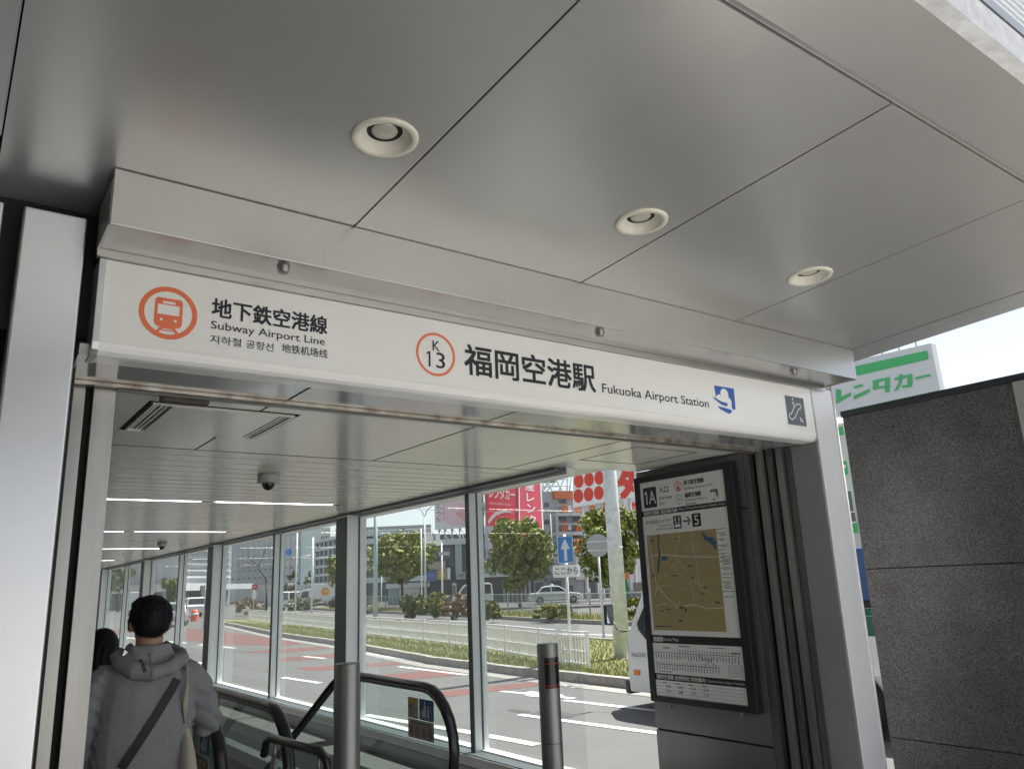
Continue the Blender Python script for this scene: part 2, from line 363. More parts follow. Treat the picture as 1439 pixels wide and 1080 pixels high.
jb = MB(); jb.add([(-5.5, .9, zc(.9) + .03), (5.83, .9, zc(.9) + .03), (5.83, 3.7, zc(3.7) + .03), (-5.5, 3.7, zc(3.7) + .03)], [(0, 3, 2, 1)]); jb.build('joint_backing', dk_gap, can)
sj = MB(); sj.add([(-5.5, 1.219, zc(1.22) + .006), (5.81, 1.219, zc(1.22) + .006), (5.81, 1.243, zc(1.24) + .009), (-5.5, 1.243, zc(1.24) + .009)], [(0, 3, 2, 1)]); sj.build('joint_cover', canopy_m, can)
for x in XS[1:-1]:
    s1 = MB(); s1.add([(x - .0045, 1.25, zc(1.25) + .004), (x - .001, 1.25, zc(1.25) + .004), (x - .001, 3.05, zc(3.05) + .004), (x - .0045, 3.05, zc(3.05) + .004)], [(0, 3, 2, 1)]); s1.build('joint_cover', canopy_m, can)
# upturned front edge, groove and louvred parapet
ff = MB(); ff.box(-5.5, 5.83, .86, .915, 3.338, 3.466); ff.build('front_edge', mat('edge_paint', (.74, .75, .77), .5, 0, .2, 14., dark=(.55, .55, .55)), can)
ff = MB(); ff.box(-5.5, 5.83, .885, .93, 3.466, 3.50); ff.build('groove', dark_steel, can)
ff = MB(); ff.box(-5.5, 5.83, .868, .93, 3.50, 3.545); ff.build('trim', fascia_m, can)
lm = MB(); lm.box(-5.65, 5.65, -.02, 0, 0, .021); lmm = lm.mesh('louvre_blade', alu_m)
for k in range(30): inst(lmm, 'louvre_blade', can, (-2.8 + .16, -1.3 - .005, 3.556 - 3.2 + k * .036))
bk = MB(); bk.box(-5.5, 5.83, .92, 3.7, 3.50, 4.66); bk.build('parapet_body', dark_steel, can)
# downlights
def downlight(x, y, lab):
    t = thing('downlight', lab, 'ceiling light', (x, y, zc(y)), 0, 'round recessed downlights in the canopy')
    tilt = Matrix.Rotation(-math.atan(SL), 4, 'X')
    a = MB(); a.lathe((0, 0, 0), [(.096, .004), (.10, -.008), (.118, -.010), (.126, -.006), (.128, .0005)], 40); r = a.build('trim_ring', cream, t, local=True)
    b = MB(); b.lathe((0, 0, 0), [(.098, 0), (.092, .005), (.068, .030), (.062, .031), (.058, .036), (.056, .055)], 40); b.build('reflector', cream, t, local=True)
    c = MB(); c.lathe((0, 0, 0), [(.0575, .040), (.0555, .037), (.054, .040), (.054, .060)], 32); c.build('lamp_holder', dark_steel, t, local=True)
    d = MB(); d.lathe((0, 0, 0), [(.0525, .052), (.052, .034), (.046, .0245), (.02, .0215), (.0001, .021)], 32); d.build('lamp', lens_m, t, local=True)
    for k in range(3):
        e = MB(); an = k * 2.094 + .5; e.cyl((.066 * math.cos(an), .066 * math.sin(an), .034), (.066 * math.cos(an), .066 * math.sin(an), .029), .0028, 6)
        e.build('screw', dark_steel, t, local=True)
    t.rotation_euler = (-math.atan(SL), 0, 0)
labs = ['largest round cream downlight, nearest the left end above the sign', 'round cream downlight in the middle panel of the canopy', 'small round cream downlight beside the right canopy seam', None, None]
for (x, y), lb in zip(DL, labs):
    if lb: downlight(x, y, lb)

# ================================================================== FASCIA BEAM above the sign
bm_ = thing('fascia_beam', 'long pale metal box beam hanging below the canopy above the sign', 'beam', (2.95, 3.2, 2.985))
def zb(y): return zc(y) - .0015
f1 = MB(); f1.add([(.402, 3.07, 2.985), (5.498, 3.07, 2.985), (5.498, 3.07, zb(3.07)), (.402, 3.07, zb(3.07)), (.402, 3.082, 2.985), (5.498, 3.082, 2.985), (5.498, 3.082, zb(3.082)), (.402, 3.082, zb(3.082))],
    [(0, 1, 2, 3), (5, 4, 7, 6), (0, 4, 5, 1), (3, 2, 6, 7), (0, 3, 7, 4), (1, 5, 6, 2)]); bevel(f1.build('front_face', fascia_m, bm_), .003)
f2 = MB(); f2.box(.412, 5.488, 3.086, 3.335, 2.991, 3.0); f2.build('underside', under_m, bm_)
f3 = MB(); f3.box(.402, 5.49, 3.339, 3.372, 2.957, 3.02); f3.build('rear_lip', fascia_m, bm_)
f4 = MB(); f4.box(.400, .410, 3.083, 3.372, 2.986, 3.18); f4.box(5.490, 5.499, 3.083, 3.372, 2.986, 3.18); f4.build('end_plate', fascia_m, bm_)
f5 = MB(); f5.box(.41, 5.49, 3.0825, 3.3385, 3.002, 3.18); f5.build('core', dk_gap, bm_)
for x, lb in ((1.108, None), (2.974, None), (4.83, None)):
    s5 = MB(); s5.lathe((x, 3.16, 2.991), [(.0001, -.028), (.020, -.028), (.024, -.024), (.024, -.010), (.028, -.009), (.028, 0)], 20); s5.build('drip_nozzle', steel_m, bm_)

# ================================================================== STATION SIGN
sg = thing('station_sign', 'long white light box sign with orange train symbol and black station name lettering', 'sign', (2.87, 3.375, 2.55))
prof = [(3.360, 2.955), (3.360, 2.612), (3.3585, 2.600), (3.362, 2.586), (3.372, 2.568), (3.388, 2.555), (3.41, 2.551), (3.50, 2.551), (3.50, 2.955)]
q = MB(); n = len(prof); xs = [.442 + (5.318 - .442) * k / 40 for k in range(41)]
q.add([(x, y, z) for x in xs for y, z in prof], [(i * n + k, (i + 1) * n + k, (i + 1) * n + (k + 1) % n, i * n + (k + 1) % n) for i in range(40) for k in range(n)] + [tuple(range(n)), tuple(range(41 * n - 1, 40 * n - 1, -1))], False)
q.build('acrylic_face', acryl, sg)
for x0, x1 in ((.415, .442), (5.318, 5.334)):
    q = MB(); q.prism([(x0, y, z) for y, z in [(3.354, 2.956), (3.354, 2.60), (3.360, 2.570), (3.378, 2.55), (3.40, 2.546), (3.50, 2.546), (3.50, 2.956)]], (x1 - x0, 0, 0)); bevel(q.build('end_cap', cap_m, sg), .003)
FR = ((0, 3.360, 0), (1, 0, 0), (0, 0, 1), (0, -1, 0))
RG = ring(.692, 2.766, .1165, .0215, 56)
shape(RG, FR, orange_ink, sg, 'line_symbol_ring', .0012)
tr = [rect(.6365, .6485, 2.722, 2.815), rect(.7355, .7475, 2.722, 2.815), [(.6485, 2.801), (.7355, 2.801), (.7355, 2.8055), (.6485, 2.8055)], rect(.6485, .667, 2.8055, 2.8165), rect(.717, .7355, 2.8055, 2.8165),
      [(.6365, 2.815), (.6485, 2.815), (.6485, 2.8165), (.7355, 2.8165), (.7355, 2.815), (.7475, 2.815), (.7445, 2.824), (.738, 2.83), (.646, 2.83), (.6395, 2.824)],
      rect(.6485, .7355, 2.722, 2.757), [(.6365, 2.722), (.7475, 2.722), (.744, 2.711), (.735, 2.703), (.649, 2.703), (.640, 2.711)], [(.660, 2.703), (.724, 2.703), (.717, 2.695), (.667, 2.695)],
      [(.664, 2.703), (.678, 2.703), (.655, 2.672), (.640, 2.672)], [(.720, 2.703), (.706, 2.703), (.729, 2.672), (.744, 2.672)], rect(.667, .717, 2.685, 2.69)]
shape(tr, FR, orange_ink, sg, 'train_symbol', .0014)
for x_ in (.664, .720): shape([circ(x_, 2.733, .0062, 14)], FR, acryl, sg, 'train_lamp_symbol', .0036)
T = lambda s, r, m=ink, b=0., nm='lettering': text(s, r, FR, m, sg, nm, b, .0016)
T('地下鉄空港線', (.868, 1.398, 2.781, 2.868), b=.022)
T('Subway Airport Line', (.867, 1.389, 2.715, 2.762), b=.004)
T('지하철', (.867, 1.000, 2.660, 2.698), b=.006); T('공항선', (1.022, 1.145, 2.660, 2.698), b=.006); T('地铁机场线', (1.183, 1.403, 2.664, 2.706), b=.008)
shape(ring(1.996, 2.767, .1165, .0135, 56), FR, orange_ink, sg, 'station_number_ring', .0012)
T('K', (1.977, 2.020, 2.786, 2.841), b=.004); shape([[(1.952, 2.697), (1.963, 2.697), (1.963, 2.779), (1.955, 2.779), (1.940, 2.771), (1.941, 2.762), (1.952, 2.768)]], FR, ink, sg, 'lettering', .0016); T('3', (1.998, 2.050, 2.695, 2.779), b=.004)
T('福岡空港駅', (2.172, 3.096, 2.685, 2.852), b=.019)
T('Fukuoka Airport Station', (3.150, 4.112, 2.674, 2.748), b=.005)
# blue city emblem: a square with a pale bird-like figure
shape([[(4.190, 2.856), (4.398, 2.856), (4.392, 2.712), (4.376, 2.700), (4.352, 2.712), (4.30, 2.712), (4.236, 2.742), (4.196, 2.772)]], FR, blue_ink, sg, 'emblem', .0012)
shape([circ(4.288, 2.802, .042, 24), circ(4.300, 2.752, .056, 24, .040), [(4.235, 2.80), (4.262, 2.77), (4.30, 2.715), (4.24, 2.722), (4.205, 2.745), (4.196, 2.772), (4.21, 2.79)], [(4.33, 2.775), (4.352, 2.76), (4.352, 2.712), (4.30, 2.712)]], FR, acryl, sg, 'emblem_figure', .0015)
shape([[(4.166, 2.776), (4.176, 2.758), (4.25, 2.725), (4.33, 2.715), (4.345, 2.722), (4.30, 2.745), (4.25, 2.748), (4.20, 2.764)], [(4.20, 2.712), (4.27, 2.708), (4.345, 2.70), (4.352, 2.690), (4.322, 2.668), (4.27, 2.680), (4.225, 2.694)]], FR, blue_ink, sg, 'emblem_feather', .0018)
shape([rect(4.982, 5.212, 2.654, 2.872)], FR, grey_ink, sg, 'escalator_symbol_plate', .0012)
esc = []
def thick(p, q, w): 
    p = Vector(p); q = Vector(q); d = (q - p).normalized(); nn = Vector((-d.y, d.x)) * w / 2; return [tuple(p - nn), tuple(q - nn), tuple(q + nn), tuple(p + nn)]
for a, b in [((5.01, 2.705), (5.01, 2.73)), ((5.01, 2.73), (5.04, 2.742)), ((5.04, 2.742), (5.10, 2.81)), ((5.10, 2.81), (5.14, 2.822)), ((5.14, 2.822), (5.168, 2.815)), ((5.168, 2.815), (5.165, 2.79)), ((5.165, 2.79), (5.135, 2.782)), ((5.135, 2.782), (5.075, 2.712)), ((5.075, 2.712), (5.04, 2.692)), ((5.04, 2.692), (5.01, 2.705)),
             ((5.075, 2.80), (5.075, 2.835)), ((5.14, 2.72), (5.175, 2.685)), ((5.14, 2.72), (5.142, 2.69)), ((5.14, 2.69), (5.17, 2.69))]: esc.append(thick(a, b, .009))
esc.append(circ(5.075, 2.852, .009, 12)); esc.append(thick((5.06, 2.815), (5.09, 2.83), .008))
shape(esc, FR, white_ink, sg, 'escalator_symbol', .002)
# ================================================================== soffit between sign and door, door track
so_ = thing('doorway_head', 'dark reflective soffit strip and stainless shutter track over the doorway', 'door frame', (2.9, 3.6, 2.55))
for a, b in ((.38, 1.370), (1.386, 2.602), (2.618, 3.866), (3.882, 5.33)):
    q = MB(); q.box(a, b, 3.405, 3.80, 2.552 + .001, 2.60); q.build('soffit_panel', mat('soffit_paint', (.52, .53, .52), .13, .5, .05, 1.5), so_)
q = MB(); q.box(.38, 5.33, 3.5, 3.9, 2.601, 2.64); q.build('soffit_backing', dk_gap, so_)
q = MB(); q.box(.42, 5.25, 3.812, 3.835, 2.535, 2.60); q.build('track_front', mat('stained_track', (.52, .49, .45), .35, .8, .3, 9., dark=(.24, .19, .155)), so_)
q = MB(); q.box(.42, 5.25, 3.836, 3.862, 2.558, 2.60); q.build('track_slot', dk_gap, so_)
q = MB(); q.box(.60, 5.25, 3.863, 3.888, 2.530, 2.60); q.build('track_rear', steel_m, so_)
q = MB(); q.box(.80, 1.02, 3.893, 3.96, 2.512, 2.55); bevel(q.build('sensor', mat('brown_sensor', (.07, .055, .045), .5), so_), .006)
q = MB(); q.box(-1.6, 5.7, 3.501, 3.90, 2.645, 3.2); q.build('head_core', dk_gap, so_)

# ================================================================== LEFT CLADDING, JAMBS
lc = thing('left_column', 'tall white metal clad column at the left edge of the entrance', 'column', (.25, 3.55, 0))
def cl(x0, x1, y0, y1, z1, m, nm='cladding_panel', z0=0., bv=.008):
    q = MB(); q.box(x0, x1, y0, y1, z0, z1); return bevel(q.build(nm, m, lc), bv, 3)
cl(.138, .362, 3.378, 3.62, 3.125, column_m); cl(-1.05, .072, 3.378, 3.62, 3.12, column_m); cl(-2.3, -1.115, 3.378, 3.62, 3.12, column_m); cl(-3.55, -2.36, 3.378, 3.62, 3.12, column_m)
cl(-5.5, .40, 3.63, 3.80, 3.17, dk_gap, 'recess', bv=.001)
lj = thing('left_door_jamb', 'worn stainless steel door jamb with dark slot left of the doorway', 'door frame', (.5, 3.9, 0))
for a, b, y, m, nm in ((.405, .474, 3.87, stain_m, 'jamb_strip'), (.474, .505, 3.915, dk_gap, 'slot'), (.505, .598, 3.87, stain_m, 'jamb_strip')):
    q = MB(); q.box(a, b, y, 4.0, 0, 2.548); bevel(q.build(nm, m, lj), .003)

# ================================================================== RIGHT COLUMN, JAMBS, MAP WALL
rc = thing('right_column', 'tall brushed metal clad column under the right end of the sign', 'column', (5.5, 3.6, 0))
q = MB(); q.box(5.372, 5.632, 3.378, 3.95, 0, 2.984); bevel(q.build('front_panel', mat('pale_grey_paint', (.78, .79, .81), .3, .1, .04, 2.), rc), .004)
q = MB(); q.box(5.345, 5.371, 3.382, 3.612, 0, 2.549); q.build('reveal_panel', mat('grey_reveal', (.36, .37, .37), .38, .55, .05, 2.), rc)
q = MB(); q.tube([(5.646, 3.385, 0), (5.646, 3.385, 3.19)], .013, 12); q.build('edge_trim', wpaint, rc)
q = MB(); q.box(5.52, 5.632, 3.40, 3.95, 2.986, 3.185); q.build('top_panel', column_m, rc)
rj = thing('right_door_jamb', 'stepped dark stainless shutter guide right of the doorway', 'door frame', (5.3, 3.75, 0))
for x0, x1, y0, y1, m in ((5.335, 5.37, 3.613, 3.665, dark_steel), (5.300, 5.37, 3.672, 3.728, stain_m), (5.34, 5.37, 3.729, 3.745, dk_gap), (5.265, 5.37, 3.748, 3.79, dark_steel), (5.32, 5.37, 3.791, 3.812, dk_gap), (5.225, 5.37, 3.815, 3.862, steel_m), (5.26, 5.37, 3.863, 3.893, dk_gap)):
    q = MB(); q.box(x0, x1, y0, y1, 0, 2.548); q.build('guide_slot' if m is dk_gap else 'guide_strip', m, rj)
mw = thing('map_wall', 'dark grey metal panelled side wall that carries the map board', 'wall', (5.25, 4.5, 0))
for z0, z1 in ((0, .348), (.362, 2.102), (2.112, 2.548)):
    q = MB(); q.box(5.18, 5.36, 3.962, 5.155, z0, z1); bevel(q.build('wall_panel', grey_panel, mw), .003)
q = MB(); q.box(5.195, 5.35, 3.895, 5.148, 0, 2.548); q.build('joint_core', dk_gap, mw)
q = MB(); q.box(5.181, 5.37, 3.897, 3.955, 0, 2.548); q.build('edge_strip', dark_steel, mw)
q = MB(); q.box(5.361, 5.64, 3.96, 5.155, 0, 3.15); q.build('rear_cladding', column_m, mw)

# ================================================================== MAP BOARD (faces -X on the map wall)
mbd = thing('map_board', 'tall black framed notice board with area map, route map and timetable on the side wall', 'notice board', (5.16, 4.565, .588))
Xb = 5.118
q = MB(); q.box(Xb + .004, 5.17, 4.030, 5.10, .60, 2.475); q.build('backing', black_m, mbd)
for a in ((4.012, 4.098, .588, 2.487), (5.054, 5.115, .588, 2.487), (4.099, 5.053, 2.434, 2.487), (4.099, 5.053, .588, .636)):
    q = MB(); q.box(Xb - .014, 5.172, *a[:2], *a[2:]); bevel(q.build('frame_bar', black_m, mbd), .003)
for y in (4.2, 4.93):
    q = MB(); q.cyl((5.15, y, .588), (5.15, y, .555), .010, 10); q.cyl((5.15, y, .558), (5.15, y, .548), .014, 10); q.build('latch', steel_m, mbd)
for y in (4.013, 5.114):
    q = MB(); q.box(5.135, 5.179, y - .02, y + .006, 2.104, 2.116); q.build('bracket', black_m, mbd)
FM = ((Xb, 5.054, 0), (0, -1, 0), (0, 0, 1), (-1, 0, 0))        # a runs from the far (left) edge 0 .. .955
poster = mat('poster_paper', (.80, .80, .78), .35, 0, .03, 3.)
sh = lambda pl, m, nm, lift=.001: shape(pl, FM, m, mbd, nm, lift)
Tm = lambda s, r, m=ink, b=0., nm='lettering': text(s, r, FM, m, mbd, nm, b, .0022)
sh([rect(.001, .954, 2.180, 2.433)], poster, 'title_panel'); sh([rect(.001, .954, 1.127, 2.134)], poster, 'map_panel')
sh([rect(.001, .954, .818, 1.062)], poster, 'route_panel'); sh([rect(.001, .954, .637, .764)], poster, 'timetable_panel')
sh([rrect(.035, .195, 2.205, 2.385, .012)], mat('deep_blue_ink', (.02, .022, .035), .4), 'number_plate', .0016)
Tm('A', (.102, .184, 2.238, 2.352), white_ink, .004); sh([[(.068, 2.238), (.082, 2.238), (.082, 2.352), (.072, 2.352), (.050, 2.336), (.052, 2.323), (.068, 2.333)]], white_ink, 'lettering', .0024)
Tm('入口', (.225, .340, 2.318, 2.372), ink, .012); Tm('Entrance', (.225, .372, 2.262, 2.294)); Tm('입구', (.225, .290, 2.212, 2.243))
shape(ring(.455, 2.355, .042, .007, 28), FM, mat('red_ink', (.6, .05, .04), .5), mbd, 'line_symbol', .0018)
sh([rrect(.438, .472, 2.335, 2.378, .008), [(.447, 2.334), (.463, 2.334), (.472, 2.322), (.438, 2.322)]], MATS['red_ink'], 'train_symbol', .0018); sh([rect(.443, .467, 2.352, 2.37)], poster, 'train_window_symbol', .0024)
shape(ring(.455, 2.242, .040, .004, 28), FM, grey_ink, mbd, 'station_number_ring', .0018)
Tm('K13', (.438, .472, 2.230, 2.254)); Tm('地下鉄空港線', (.520, .740, 2.352, 2.396), ink, .02); Tm('Subway Airport Line', (.520, .830, 2.308, 2.340), grey_ink)
Tm('福岡空港駅', (.520, .700, 2.248, 2.288), ink, .02); Tm('Fukuoka Airport', (.520, .760, 2.212, 2.238), grey_ink); Tm('Station', (.520, .635, 2.184, 2.208), grey_ink)
sh([[(.795, 2.285), (.875, 2.285), (.875, 2.205), (.855, 2.235), (.845, 2.262), (.815, 2.266), (.80, 2.255)], [(.80, 2.205), (.83, 2.192), (.85, 2.215), (.83, 2.205)]], grey_ink, 'emblem', .0018)
sh([rect(0, .955, 2.135, 2.179)], black_m, 'header_bar', .0015)
Tm('福岡空港駅 周辺案内図', (.020, .420, 2.141, 2.174), white_ink, .015); Tm('Map of Fukuoka Airport Station Area', (.440, .935, 2.144, 2.170), white_ink)
sh([rect(0, .955, 1.065, 1.124)], black_m, 'header_bar', .0015); Tm('路線図', (.018, .125, 1.074, 1.114), white_ink, .02); Tm('Route Map', (.135, .305, 1.076, 1.106), white_ink)
sh([rect(0, .955, .767, .815)], black_m, 'header_bar', .0015); Tm('福岡空港駅 始発時刻 時刻案内', (.02, .555, .774, .809), white_ink, .015); Tm('Fukuoka Airport Station Timetable', (.575, .940, .776, .800), white_ink)
Tm('のりばゆきエレベーター', (.040, .350, 2.062, 2.096), ink, .01); Tm('Elevator to Platform', (.195, .350, 2.030, 2.048)); Tm('엘리베이터 电梯', (.160, .350, 2.002, 2.020))
sh([rrect(.365, .455, 2.000, 2.108, .006)], ink, 'lift_symbol_plate', .0016)
sh([circ(.390, 2.092, .008, 10), circ(.430, 2.092, .008, 10), rect(.382, .398, 2.062, 2.082), rect(.422, .438, 2.062, 2.082), rect(.380, .440, 2.046, 2.052), rect(.378, .442, 2.012, 2.036)], poster, 'lift_symbol', .0022)
sh([rect(.475, .535, 2.050, 2.062), [(.520, 2.088), (.532, 2.092), (.558, 2.056), (.532, 2.020), (.520, 2.024), (.542, 2.056)]], ink, 'arrow', .0016)
sh([rrect(.575, .670, 2.000, 2.108, .006)], ink, 'number_plate', .0016); Tm('5', (.600, .646, 2.014, 2.094), white_ink, .01)
# area map
A0, A1, B0, B1 = .035, .818, 1.168, 1.968
sh([rect(A0, A1, B0, B1)], mat('map_tan', (.36, .285, .135), .5, 0, .05, 4.), 'area_map', .0014)
mu = lambda a, b: (A0 + a * (A1 - A0), B0 + b * (B1 - B0))
road_i = mat('map_road', (.55, .52, .46), .5); rp = []
def rline(pts, w):
    for p, r in zip(pts, pts[1:]): rp.append(thick(mu(*p), mu(*r), w))
rline([(.02, 1), (.05, .82), (.06, .62), (.10, .45), (.30, .28), (.42, .24), (.60, .26), (.80, .22), (.99, .23)], .010)
rline([(.03, .78), (.25, .78), (.60, .74), (.99, .72)], .011); rline([(.10, .45), (.04, .33)], .008); rline([(.30, .28), (.36, .22), (.42, .30)], .006)
rline([(.50, 1), (.46, .86), (.40, .76), (.52, .64), (.60, .52), (.72, .45), (.80, .44)], .004); rline([(.68, 1), (.67, .8), (.70, .62), (.70, .40), (.85, .38)], .004)
rline([(.18, .9), (.22, .78), (.32, .64), (.48, .72)], .004); rline([(.12, .6), (.30, .56), (.50, .58), (.62, .40), (.60, .27)], .003); rline([(.1, .44), (.25, .47), (.42, .42), (.6, .43)], .003)
rline([(.80, .44), (.86, .30), (.84, .24)], .003); rline([(.05, .25), (.2, .27), (.3, .24)], .006)
for k in range(5): rline([(.55, .80 + k * .022), (.76, .79 + k * .022)], .0018)
rm = random.Random(44)
for k in range(46):
    x, y = rm.uniform(.04, .94), rm.uniform(.27, .97); a = rm.choice((0, 1.57, .3, 1.87, -.2)) + rm.gauss(0, .12); L = rm.uniform(.05, .2)
    rline([(x, y), (min(.99, max(.01, x + L * math.cos(a))), min(.99, max(.01, y + L * math.sin(a))))], .0016)
sh(rp, road_i, 'map_road', .0018)
water = mat('map_water', (.05, .115, .20), .5)
sh([[mu(*p) for p in pl] for pl in ([(.80, .98), (.83, .90), (.88, .88), (.93, .84), (.97, .78), (.99, .86), (.95, .92), (.88, .92), (.86, .95)], [(.20, .77), (.30, .75), (.28, .72), (.20, .72)])], water, 'map_water', .002)
sh([[mu(*p) for p in pl] for pl in ([(.17, 1), (.19, 1), (.18, .88), (.19, .78), (.15, .62), (.11, .56), (.13, .68), (.16, .78)],)], mat('map_green', (.04, .10, .08), .5), 'map_river', .002)
mk_ = [rect(*mu(x, y)[:1], mu(x + w, y)[0], mu(x, y)[1], mu(x, y)[1] + h) for x, y, w, h in ((.32, .55, .09, .012), (.58, .64, .05, .014), (.60, .52, .04, .012), (.76, .42, .05, .012), (.40, .225, .07, .014), (.47, .19, .03, .022), (.37, .09, .06, .012), (.04, .55, .03, .03), (.90, .27, .05, .015), (.05, .93, .06, .012), (.42, .93, .04, .012), (.11, .19, .05, .010), (.2, .21, .08, .008), (.72, .36, .04, .01))]
sh(mk_, mat('map_dark', (.09, .07, .04), .5), 'map_print', .0022); sh([rect(mu(.03, 0)[0], mu(.27, 0)[0], 1.195, 1.201)], ink, 'scale_bar', .0022)
lg = []; random.seed(3); y = 1.965
while y > 1.40:
    lg.append(rect(.828, .840, y - .010, y)); 
    for r in range(random.choice((1, 2, 3))):
        lg.append(rect(.845, .845 + random.uniform(.03, .095), y - .006 - r * .012, y - .001 - r * .012))
    y -= random.uniform(.026, .05)
sh(lg, grey_ink, 'legend_print', .0018)
rt_ = [rect(.02, .93, .985, .990), rect(.02, .72, .890, .896)] + [rect(.03 + k * .030, .033 + k * .030 + .006, .950 - random.uniform(0, .02), .978) for k in range(30)] + [rect(.30 + k * .030, .308 + k * .030, .997, 1.012 + random.uniform(0, .006)) for k in range(20)] + \
      [rect(.03 + k * .029, .038 + k * .029, .855 - random.uniform(0, .012), .885) for k in range(24)] + [rect(.03 + k * .029, .035 + k * .029, .900, .915) for k in range(24)] + [thick((.50, .985), (.60, .93), .004), thick((.56, .90), (.62, .945), .004), thick((.62, .945), (.68, .90), .004), thick((.52, .94), (.66, .96), .004)] + \
      [rect(.12, .20, 1.022, 1.030), rect(.30, .42, 1.040, 1.048), rect(.62, .78, 1.040, 1.046), rect(.84, .93, 1.004, 1.014), rect(.04, .2, .832, .838)] + [rect(.80, .94, .835 + k * .014, .8375 + k * .014) for k in range(7)] + [rect(.80, .803, .835, .92)]
sh(rt_, grey_ink, 'route_print', .0018)
tt = [rect(.02, .93, .665 + k * .026, .6668 + k * .026) for k in range(4)] + [rect(.08 + k * .145, .13 + k * .145, .742, .750) for k in range(4)]
sh(tt, grey_ink, 'timetable_print', .0018)
for k, s_ in enumerate(('5:45', '5:43', '5:41', '5:41')): Tm(s_, (.12 + k * .135, .17 + k * .135, .708, .730), ink, .01)
for k, s_ in enumerate(('5:59', '6:00', '5:59', '5:58')): Tm(s_, (.12 + k * .135, .17 + k * .135, .672, .690), grey_ink, .01)

# ================================================================== INTERIOR CEILING
random.seed(11)
ic = thing('ceiling', None, None, (2, 6, 2.55), kind='structure')
def cp_(x0, x1, y0, y1, nm='ceiling_panel', m=ceil_m, z=2.552):
    q = MB(); q.box(x0, x1, y0, y1, z + random.uniform(0, .0008), z + .02); return q.build(nm, m, ic)
for a, b in ((-1.6, -.01), (0, .785), (1.345, 2.629), (2.643, 3.868)):
    if a == 1.345: cp_(1.562, b, 3.892, 5.40); cp_(1.345, 1.561, 3.892, 4.095); cp_(1.345, 1.561, 4.882, 5.40)
    else: cp_(a, b, 3.892, 5.40)
cp_(.786, 1.331, 3.892, 4.095); cp_(.786, 1.331, 4.882, 5.40)
cp_(3.882, 5.18, 3.892, 4.107); cp_(3.882, 4.160, 4.108, 4.773); cp_(4.840, 5.18, 4.108, 4.773); cp_(3.882, 5.18, 4.774, 5.12); cp_(3.882, 4.33, 5.123, 5.40)
cp_(4.174, 4.826, 4.122, 4.759, 'access_hatch')
q = MB(); q.box(-1.6, 5.19, 3.89, 5.13, 2.574, 2.60); q.box(-1.6, 4.42, 5.13, 29.2, 2.574, 2.60); q.build('ceiling_backing', dk_gap, ic)
LY = [8.45, 12.5, 16.75, 21.6, 26.2]
y = 5.42
sm = MB(); sm.box(-1.6, 4.205, 0, .218, 0, .018); smm = sm.mesh('ceiling_slat', slat_m)
while y < 29:
    hit = [L for L in LY if y < L < y + .29]
    if hit:
        L = hit[0]; 
        if L - .045 - y > .03: q = MB(); q.box(-1.6, 4.205, y, L - .045, 2.552, 2.57); q.build('ceiling_slat', slat_m, ic)
        q = MB(); q.box(3.735, 4.205, L - .044, L + .044, 2.552, 2.57); q.build('ceiling_slat', slat_m, ic)
        y = L + .045; continue
    inst(smm, 'ceiling_slat', ic, (-2, y - 6, .002 + random.uniform(0, .001))); y += .25
# air conditioning cassette
ac = thing('ceiling_air_outlet', 'flush rectangular air conditioning cassette in the doorway ceiling', 'air outlet', (1.17, 4.48, 2.55))
q = MB(); q.box(.905, 1.445, 4.137, 4.838, 2.540, 2.57); q.build('cover', ceil_m, ac)
q = MB(); q.box(.787, 1.560, 4.096, 4.881, 2.562, 2.573); q.build('recess', mat('black_recess', (.006, .006, .006), .8), ac)
for x in (.832, .856, .880, 1.458, 1.482, 1.506):
    q = MB(); q.box(x, x + .012, 4.135, 4.84, 2.548, 2.558); q.build('slot_fin', ceil_m, ac)
for a in ((.808, .822, 4.120, 4.857), (1.525, 1.539, 4.120, 4.857), (.823, 1.524, 4.120, 4.131), (.823, 1.524, 4.845, 4.857)):
    q = MB(); q.box(*a, 2.540, 2.558); q.build('edge_strip', ceil_m, ac)
jm = MATS['black_recess']
for a in ((.787, 1.560, 4.0965, 4.108), (.787, 1.560, 4.869, 4.8805), (.787, .7985, 4.109, 4.868), (1.5485, 1.560, 4.109, 4.868)):
    q = MB(); q.box(*a, 2.5495, 2.561); q.build('shadow_gap', jm, ac)
for a in ((1.332, 1.344, 3.895, 4.094), (1.332, 1.344, 4.883, 5.41), (2.630, 2.642, 3.895, 5.41), (3.869, 3.881, 3.895, 5.41), (4.161, 4.173, 4.108, 4.772), (4.827, 4.839, 4.108, 4.772), (4.1735, 4.8265, 4.108, 4.120), (4.1735, 4.8265, 4.760, 4.772), (-1.6, 4.20, 5.403, 5.417)):
    q = MB(); q.box(*a, 2.5515, 2.562); q.build('joint', jm, ic)
# linear lamps
tube_m = mat('lit_tube', (.9, .9, .85), .4, emit=((1, .95, .84), 7.0))
ll = ['long recessed strip light nearest the doorway in the slatted ceiling', 'second recessed strip light from the doorway', 'third recessed strip light from the doorway', 'fourth recessed strip light down the corridor', 'farthest recessed strip light down the corridor']
for L, lb in zip(LY, ll):
    t = thing('strip_light', lb, 'ceiling light', (1.5, L, 2.55), 0, 'recessed strip lights across the corridor')
    q = MB(); q.box(-1.6, 3.733, L - .043, L + .043, 2.571, 2.573); q.box(-1.6, 3.733, L - .043, L - .038, 2.552, 2.57); q.box(-1.6, 3.733, L + .038, L + .043, 2.552, 2.57); q.build('housing', dark_steel, t)
    for a, b in ((-.95, .72), (.80, 2.18), (2.34, 3.62)):
        q = MB(); q.box(a, b, L - .022, L + .022, 2.553, 2.568); q.build('diffuser', tube_m, t)
